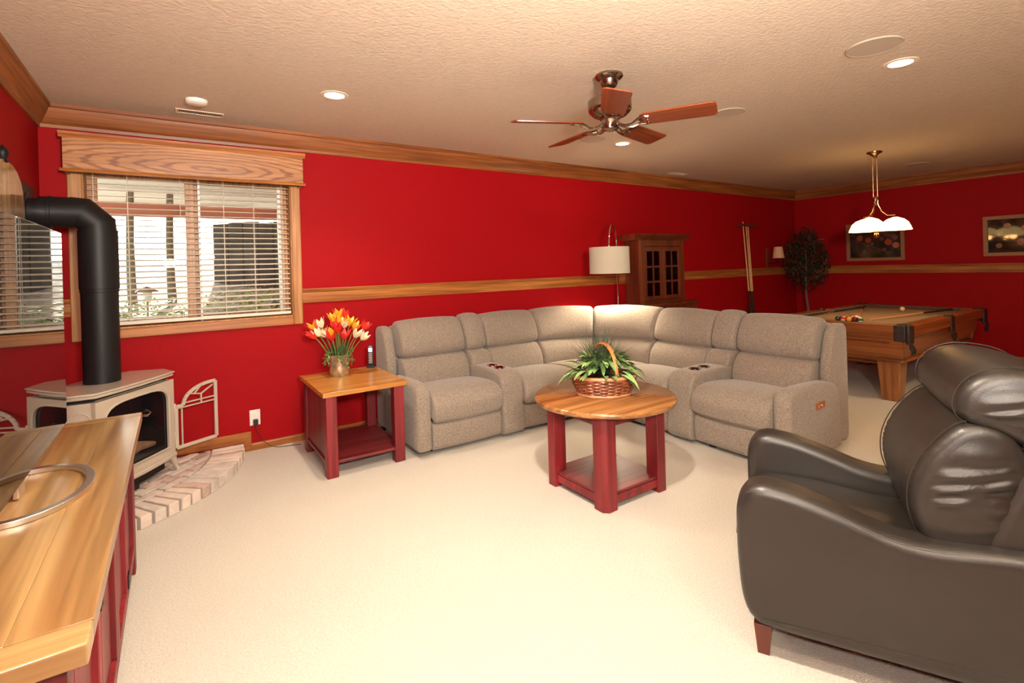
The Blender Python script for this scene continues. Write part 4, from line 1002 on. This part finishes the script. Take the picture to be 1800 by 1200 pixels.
# ------------------------------------------------------------------ cue rack, sconce
cr = empty('cue_rack', (7.10, YW - .002, 0), label='dark wall cue rack beside the wall sconce', cat='cue rack')
MB().box(-.20, .22, -.07, -.001, 1.83, 1.865).build('top_clip_bar', M['cab'], cr, bevel=.004)
MB().box(-.19, .19, -.16, -.001, .40, .44).build('cue_tray', M['cab'], cr, bevel=.004)
MB().box(-.13, .13, -.015, -.001, .25, .60).build('back_board', M['cab'], cr, bevel=.004)
for i, (x0, x1, z1, lab) in enumerate(((-.13, -.03, 1.90, 'pool cue on rack at the left side'), (-.05, .02, 1.87, 'pool cue on rack in the middle'), (.0, .05, 1.87, 'pool cue on rack at the right side'))):
    q = empty('pool_cue', (7.10 + x1, YW - .085, .44), label=lab, cat='pool cue', group='cues standing in the wall rack')
    d = Vector((x0 - x1, .035, z1 - .44)); n_ = d / 1
    MB().tube([Vector((0, 0, 0)) + d * .30, d], [.012, .007], 8).build('shaft', M['cue'], q)
    MB().tube([Vector((0, 0, 0)), d * .30], [.016, .012], 8).build('butt', M['cuebutt'], q)
sc = empty('sconce_lamp', (7.76, YW, 1.35), label='small wall sconce with tapered shade between cues and ficus', cat='sconce')
MB().box(-.11, -.04, -.02, -.001, -.15, .16).build('back_plate', M['cab'], sc, bevel=.004)
MB().tube([(-.07, -.02, -.06), (-.05, -.09, -.09), (.03, -.12, -.05), (.04, -.12, .0)], .01, 8).build('arm', M['black'], sc)
MB().lathe([(.085, .0), (.060, .175), (.058, .175), (.083, .0), (.085, .0)], 24, (.04, -.12, 0), cap=False).build('lamp_shade', M['lampoff'], sc)

# ------------------------------------------------------------------ ficus
fi = empty('ficus_tree', (8.10, 3.88, 0), label='tall potted ficus tree in the far corner', cat='tree')
MB().lathe([(0, 0), (.13, 0), (.16, .22), (.17, .24), (.15, .24), (.14, .21), (0, .21)], 28).build('pot', M['wicker'], fi)
b = MB(); b.tube([(0, 0, .2), (.03, 0, .5), (-.01, .01, .8), (-.02, 0, 1.1), (.0, 0, 1.5)], [.022, .019, .016, .013, .008], 8)
for i in range(14):
    a = random.uniform(0, 2 * PI); z = random.uniform(.95, 1.5); L = random.uniform(.15, .3); b.tube([(0, 0, z), (L * .6 * math.cos(a), L * .6 * math.sin(a), z + .1), (L * math.cos(a), L * math.sin(a), z + .12)], .005, 5)
b.build('trunk', M['bark'], fi)
b = MB()
for i in range(2400):
    while True:
        p = Vector((random.uniform(-1, 1), random.uniform(-1, 1), random.uniform(-1, 1)))
        if p.length < 1: break
    rz_ = .36 - .10 * max(0, p.z); c = Vector((p.x * rz_, p.y * rz_ * .9, 1.33 + p.z * .50 + .04 * math.sin(p.x * 9)))
    if c.y > .34: continue
    leaf(b, c, Vector((random.uniform(-1, 1), random.uniform(-1, 1), random.uniform(-1, .3))), random.uniform(.035, .06), .022, .2, nseg=2)
b.build('foliage', M['ficus'], fi, kind='stuff', ang=180)

# ------------------------------------------------------------------ pool table
PX0, PX1, PY0, PY1, PZ = 5.30, 7.55, 1.70, 2.95, .715
pc = ((PX0 + PX1) / 2, (PY0 + PY1) / 2)
pt_ = empty('pool_table', (pc[0], pc[1], 0), label='oak pool table with tan cloth and dark leather pockets', cat='pool table')
def PB_(name, mb, mat, parent=None, **k): return mb.build(name, mat, parent or pt_, loc=(-pc[0], -pc[1], 0) if parent is None else (0, 0, 0), **k)
rw_ = .10
PB_('playing_bed', box(PX0 + rw_, PX1 - rw_, PY0 + rw_, PY1 - rw_, .63, .680), M['cloth'])
xm = pc[0]
def rail(x0, x1, y0, y1, mt):   # wooden rail with rounded top
    return box(x0, x1, y0, y1, .62, PZ)
g = .085
for (a, c) in ((PX0 + g, xm - .05), (xm + .05, PX1 - g)):
    for (y0, y1, sg) in ((PY0, PY0 + rw_, 1), (PY1 - rw_, PY1, -1)):
        r_ = PB_('rail', box(a, c, y0, y1, .615, PZ), M['pool'], bevel=.006)
        ci = y1 if sg > 0 else y0
        MB().prism([(ci, .690), (ci, PZ - .003), (ci + sg * .045, PZ - .008), (ci + sg * .030, .690)], a + .03, c - .03, 'x').build('cushion', M['cloth2'], r_)
        MB().prism([(y0 if sg > 0 else y1, .67), ((y0 if sg > 0 else y1) - sg * .006, .672), ((y0 if sg > 0 else y1) - sg * .006, .678), (y0 if sg > 0 else y1, .68)], a, c, 'x').build('rail_bead', M['pool'], r_)
for (x0, x1, sg) in ((PX0, PX0 + rw_, 1), (PX1 - rw_, PX1, -1)):
    r_ = PB_('rail', box(x0, x1, PY0 + g, PY1 - g, .615, PZ), M['pool_y'], bevel=.006)
    ci = x1 if sg > 0 else x0
    MB().prism([(ci, .690), (ci, PZ - .003), (ci + sg * .045, PZ - .008), (ci + sg * .030, .690)], PY0 + .13, PY1 - .13, 'y').build('cushion', M['cloth2'], r_)
# cabinet aprons (slightly sloping inwards)
def slab(p, q, mat, name):
    MB_ = MB(); PB_(name, MB_, mat)
ix, iy = .03, .03
b = MB(); b.prism([(PY0 + iy, .615), (PY0 + iy + .05, .40), (PY0 + iy + .08, .40), (PY0 + iy + .06, .615)], PX0 + .06, PX1 - .16, 'x'); PB_('side_apron', b, M['pool'], bevel=.003)
b = MB(); b.prism([(PY1 - iy, .615), (PY1 - iy - .05, .40), (PY1 - iy - .08, .40), (PY1 - iy - .06, .615)], PX0 + .06, PX1 - .16, 'x'); PB_('side_apron', b, M['pool'], bevel=.003)
b = MB(); b.prism([(PX0 + ix, .615), (PX0 + ix + .03, .40), (PX0 + ix + .06, .40), (PX0 + ix + .06, .615)], PY0 + .06, PY1 - .06, 'y'); PB_('end_apron', b, M['pool_y'], bevel=.003)
b = MB(); b.prism([(PX1 - .14, .615), (PX1 - .22, .40), (PX1 - .25, .40), (PX1 - .18, .615)], PY0 + .06, PY1 - .06, 'y'); PB_('end_apron', b, M['pool_y'], bevel=.003)
PB_('end_groove', box(PX0 + ix - .004, PX0 + ix + .02, PY0 + .16, PY1 - .16, .545, .556), M['cab'])
for (a_, b_, c_, d_, mt) in ((PX0 + .04, PX1 - .20, PY0 + .055, PY0 + .085, 'pool'), (PX0 + .04, PX1 - .20, PY1 - .085, PY1 - .055, 'pool'), (PX0 + .04, PX0 + .07, PY0 + .086, PY1 - .086, 'pool_y'), (PX1 - .26, PX1 - .23, PY0 + .086, PY1 - .086, 'pool_y')):
    PB_('base_moulding', box(a_, b_, c_, d_, .378, .402), M[mt], bevel=.004)
for x in (5.505, 7.14):
    for y in (PY0 + .20, PY1 - .20): PB_('leg', MB().taper(x, y, 0, .378, .125, .14, .17, .19), M['pool_z'], bevel=.008)
b = MB(); b.box(5.60, 5.68, 1.9, 2.75, .30, .38); PB_('cross_beam', b, M['pool_y'])
for (x, y, sx, sy) in ((PX0, PY0, 1, 1), (PX0, PY1, 1, -1), (PX1, PY0, -1, 1), (PX1, PY1, -1, -1)):
    b = MB()
    b.box(min(x - sx * .012, x + sx * .10), max(x - sx * .012, x + sx * .10), min(y - sy * .010, y + sy * .02), max(y - sy * .010, y + sy * .02), .555, PZ + .004)
    b.box(min(x - sx * .012, x + sx * .02), max(x - sx * .012, x + sx * .02), min(y + sy * .02, y + sy * .11), max(y + sy * .02, y + sy * .11), .575, PZ + .004)
    b.box(min(x, x + sx * .09), max(x, x + sx * .09), min(y + sy * .02, y + sy * .09), max(y + sy * .02, y + sy * .09), .62, .69)
    p = PB_('corner_pocket', b, M['pleather'], bevel=.010)
    b = MB(); cx2, cy2 = x + sx * .055, y + sy * .055
    b.tube([(cx2 + .04 * math.cos(t), cy2 + .04 * math.sin(t), PZ + .004) for t in [2 * PI * i / 16 for i in range(16)]], .010, 6, closed=True); b.build('pocket_rim', M['pleather'], p)
    b = MB()
    for k in range(3): b.ball((x + sx * (.01 + .035 * k), y - sy * .012, .535 - .022 * k), .026, 8, 6, (1, .5, 1.4))
    b.ball((x + sx * .05, y - sy * .012, .475), .03, 8, 6, (1.5, .4, .8)); b.build('shield_ornament', M['pleather'], p)
for (y, sy) in ((PY0, 1), (PY1, -1)):
    b = MB(); b.box(xm - .048, xm + .048, min(y - sy * .010, y + sy * .015), max(y - sy * .010, y + sy * .015), .56, PZ + .004); b.box(xm - .048, xm + .048, min(y, y + sy * .08), max(y, y + sy * .08), .62, .69)
    p = PB_('side_pocket', b, M['pleather'], bevel=.008)
    b = MB(); b.tube([(xm + .045 * math.cos(t), y + sy * (.03 + .03 * math.sin(t)), PZ + .004) for t in [2 * PI * i / 16 for i in range(16)]], .010, 6, closed=True); b.build('pocket_rim', M['pleather'], p)
    b = MB()
    for k in range(4): b.ball((xm - .05 + .03 * k, y - sy * .015, .53 - .012 * (k % 2)), .025, 8, 6, (1, .5, 1.3))
    b.ball((xm, y - sy * .015, .49), .03, 8, 6, (1.3, .4, .7)); b.build('shield_ornament', M['pleather'], p)
# balls
br = .0255; BZ_ = .680 + br
specs = [[('dark green', (.01, .05, .02), 0), ('red striped', (.6, .03, .02), 1), ('yellow', (.80, .42, .04), 0), ('maroon', (.16, .01, .02), 0), ('green striped', (.04, .14, .05), 1)],
         [('blue', (.02, .03, .25), 0), ('black', (.01, .01, .01), 0), ('solid red', (.60, .02, .015), 0), ('purple striped', (.10, .02, .18), 1)],
         [('orange', (.75, .20, .02), 0), ('yellow striped', (.8, .42, .04), 1), ('blue striped', (.02, .04, .3), 1)],
         [('purple', (.08, .02, .14), 0), ('orange striped', (.75, .2, .02), 1)], [('maroon striped', (.2, .01, .02), 1)]]
rowname = ['nearest row', 'second row', 'third row', 'fourth row', 'far apex']
for r, row in enumerate(specs):
    for c_, (nm, col, stp) in enumerate(row):
        y = 2.315 + (len(row) - 1) * br - c_ * 2 * br; x = 5.665 + r * br * 1.74
        o = MB().ball((0, 0, 0), br, 20, 14).build('billiard_ball', ballmat(nm.replace(' ', '_'), col, stp), loc=(x, y, BZ_)); o.rotation_euler = (random.uniform(-.7, .7), random.uniform(-.7, .7), 0)
        tag(o, '%s billiard ball in the %s of the racked triangle' % (nm, rowname[r]), 'billiard ball', 'racked billiard balls')
o = MB().ball((0, 0, 0), br, 20, 14).build('cue_ball', ballmat('cue', (.85, .68, .36), 0), loc=(7.12, 2.34, BZ_)); tag(o, 'cream cue ball alone at far side of pool table', 'billiard ball')
def cuestick(p, q, lab):
    t = empty('cue_stick', p, label=lab, cat='pool cue', group='cues lying on the pool table'); d = Vector(q) - Vector(p)
    MB().tube([Vector((0, 0, 0)), d * .62], [.0065, .010], 10).build('shaft', M['cue'], t); MB().tube([d * .62, d], [.010, .015], 10).build('butt', M['cuebutt'], t)
cuestick((5.86, 2.20, .692), (7.28, 1.93, .712), 'long cue lying across table toward near right rail')
cuestick((6.10, 2.40, .692), (7.15, 2.75, .712), 'cue lying behind the rack pointing to far pocket')

# ------------------------------------------------------------------ pendant
pn = empty('pendant_light', (6.185, 2.244, H), label='three-shade brass pendant light glowing over the pool table', cat='pendant light')
MB().lathe([(.072, -.001), (.070, -.012), (.045, -.022), (.022, -.045), (.018, -.06), (0, -.06)], 28).build('canopy', M['brassy'], pn)
b = MB()
for sg in (-1, 1): b.tube([R2 * (.022 * sg) + Vector((0, 0, -.05)), R2 * (.022 * sg) + Vector((0, 0, -.48))], .0045, 8)
b.build('twin_rods', M['brassy'], pn)
MB().lathe([(0, -.47), (.028, -.472), (.03, -.485), (.018, -.49), (.02, -.51), (.012, -.53), (.012, -.55), (0, -.565)], 20).build('collar', M['brassy'], pn)
MB().lathe([(0, -.82), (.03, -.83), (.035, -.845), (.018, -.86), (.02, -.88), (.008, -.90), (0, -.91)], 20).build('bottom_finial', M['brassy'], pn)
for k in range(3):
    a = math.radians(-25 + 120 * k); d = R2 * math.cos(a) + F2 * math.sin(a); c = d * .165
    b = MB(); b.tube([d * .018 + Vector((0, 0, -.50)), d * .02 + Vector((0, 0, -.56)), d * .05 + Vector((0, 0, -.63)), d * .10 + Vector((0, 0, -.675)), d * .165 + Vector((0, 0, -.675)), d * .165 + Vector((0, 0, -.70))], .006, 8)
    b.tube([d * .165 + Vector((0, 0, -.70)), d * .10 + Vector((0, 0, -.75)), d * .03 + Vector((0, 0, -.80)), Vector((0, 0, -.83))], .005, 8); b.build('arm', M['brassy'], pn)
    s_ = MB().lathe([(.02, -.700), (.035, -.706), (.075, -.722), (.110, -.755), (.130, -.800), (.142, -.835), (.139, -.836), (.126, -.802), (.106, -.760), (.072, -.728), (.02, -.71)], 36, (c.x, c.y, 0)).build('glass_shade', M['pglass'], pn)
    MB().ball((c.x, c.y, -.775), .03, 12, 8).build('bulb', M['bulb'], s_)
    l = bpy.data.lights.new('pendant_bulb', 'POINT'); l.energy = 2; l.color = (1, .46, .15); l.shadow_soft_size = .04
    o = bpy.data.objects.new('pendant_bulb', l); C.objects.link(o); o.location = (c.x, c.y, -.85); o.parent = pn

# ------------------------------------------------------------------ pictures
def picmat(name, seed):
    m, n, l, b_ = newmat(name); b_.inputs['Roughness'].default_value = .05
    tc = n.new('ShaderNodeTexCoord'); mp = n.new('ShaderNodeMapping'); mp.inputs['Location'].default_value = (seed, seed, seed); l.new(tc.outputs['Object'], mp.inputs[0])
    nz = n.new('ShaderNodeTexNoise'); nz.inputs['Scale'].default_value = 5; nz.inputs['Detail'].default_value = 3; l.new(mp.outputs[0], nz.inputs['Vector'])
    r = ramp(n, [(.35, (.02, .014, .010)), (.52, (.05, .035, .022)), (.68, (.14, .075, .04))]); l.new(nz.outputs[0], r.inputs[0]); l.new(r.outputs[0], b_.inputs['Base Color']); return m
def picture(yc, zc_, w, h, lab, seed, balls, cue):
    p = empty('framed_picture', (XR, yc, zc_), label=lab, cat='picture', group='framed billiard pictures on right wall')
    fw_ = .045; b = MB()
    b.box(-.03, -.001, -w / 2, w / 2, -h / 2, -h / 2 + fw_); b.box(-.03, -.001, -w / 2, w / 2, h / 2 - fw_, h / 2); b.box(-.03, -.001, -w / 2, -w / 2 + fw_, -h / 2 + fw_, h / 2 - fw_); b.box(-.03, -.001, w / 2 - fw_, w / 2, -h / 2 + fw_, h / 2 - fw_)
    b.build('frame', M['frame'], p, bevel=.003)
    pr = MB().box(-.012, -.002, -w / 2 + fw_, w / 2 - fw_, -h / 2 + fw_, h / 2 - fw_).build('print', picmat('print_%d' % seed, seed), p, smooth=False)
    for (y, z, r, col) in balls:
        b = MB(); b.v = [(-.0125 - .0001 * r, y + r * math.cos(2 * PI * i / 20), z + r * math.sin(2 * PI * i / 20)) for i in range(20)]; b.f = [tuple(range(20))]
        b.build('printed_ball', plain('print_ink', col, .3), pr, smooth=False)
    b = MB(); (ya, za), (yb, zb_) = cue; d = Vector((0, yb - ya, zb_ - za)).normalized(); nn = Vector((0, -d.z, d.y)) * .007
    A = Vector((-.0127, ya, za)); B_ = Vector((-.0127, yb, zb_)); b.add([A - nn * .5, A + nn * .5, B_ + nn, B_ - nn], [(0, 1, 2, 3)]); b.build('printed_cue', plain('print_cue', (.13, .05, .03), .3), pr, smooth=False)
picture(3.13, 1.548, .735, .555, 'framed billiards print left on the right wall, behind pendant', 3,
        [(.19, .06, .042, (.35, .15, .05)), (.08, .03, .040, (.42, .08, .03)), (-.03, .09, .04, (.40, .16, .05)), (-.17, -.01, .045, (.40, .06, .03)), (-.26, -.06, .042, (.42, .12, .05)), (.03, -.03, .025, (.10, .08, .08)), (.13, -.14, .03, (.10, .08, .07)), (-.09, .04, .03, (.12, .07, .06)), (-.25, .05, .035, (.16, .05, .05)), (-.12, -.12, .028, (.1, .06, .05))], ((.28, .03), (-.20, -.17)))
picture(1.59, 1.545, .69, .50, 'framed billiards print at right edge of the right wall', 9,
        [(.12, .12, .035, (.3, .16, .08)), (-.05, .08, .05, (.35, .16, .10)), (-.15, -.05, .05, (.38, .12, .07)), (.0, -.08, .04, (.28, .10, .06)), (-.22, .12, .04, (.18, .10, .08)), (.20, -.12, .03, (.14, .05, .05))], ((.28, .03), (-.05, -.12)))
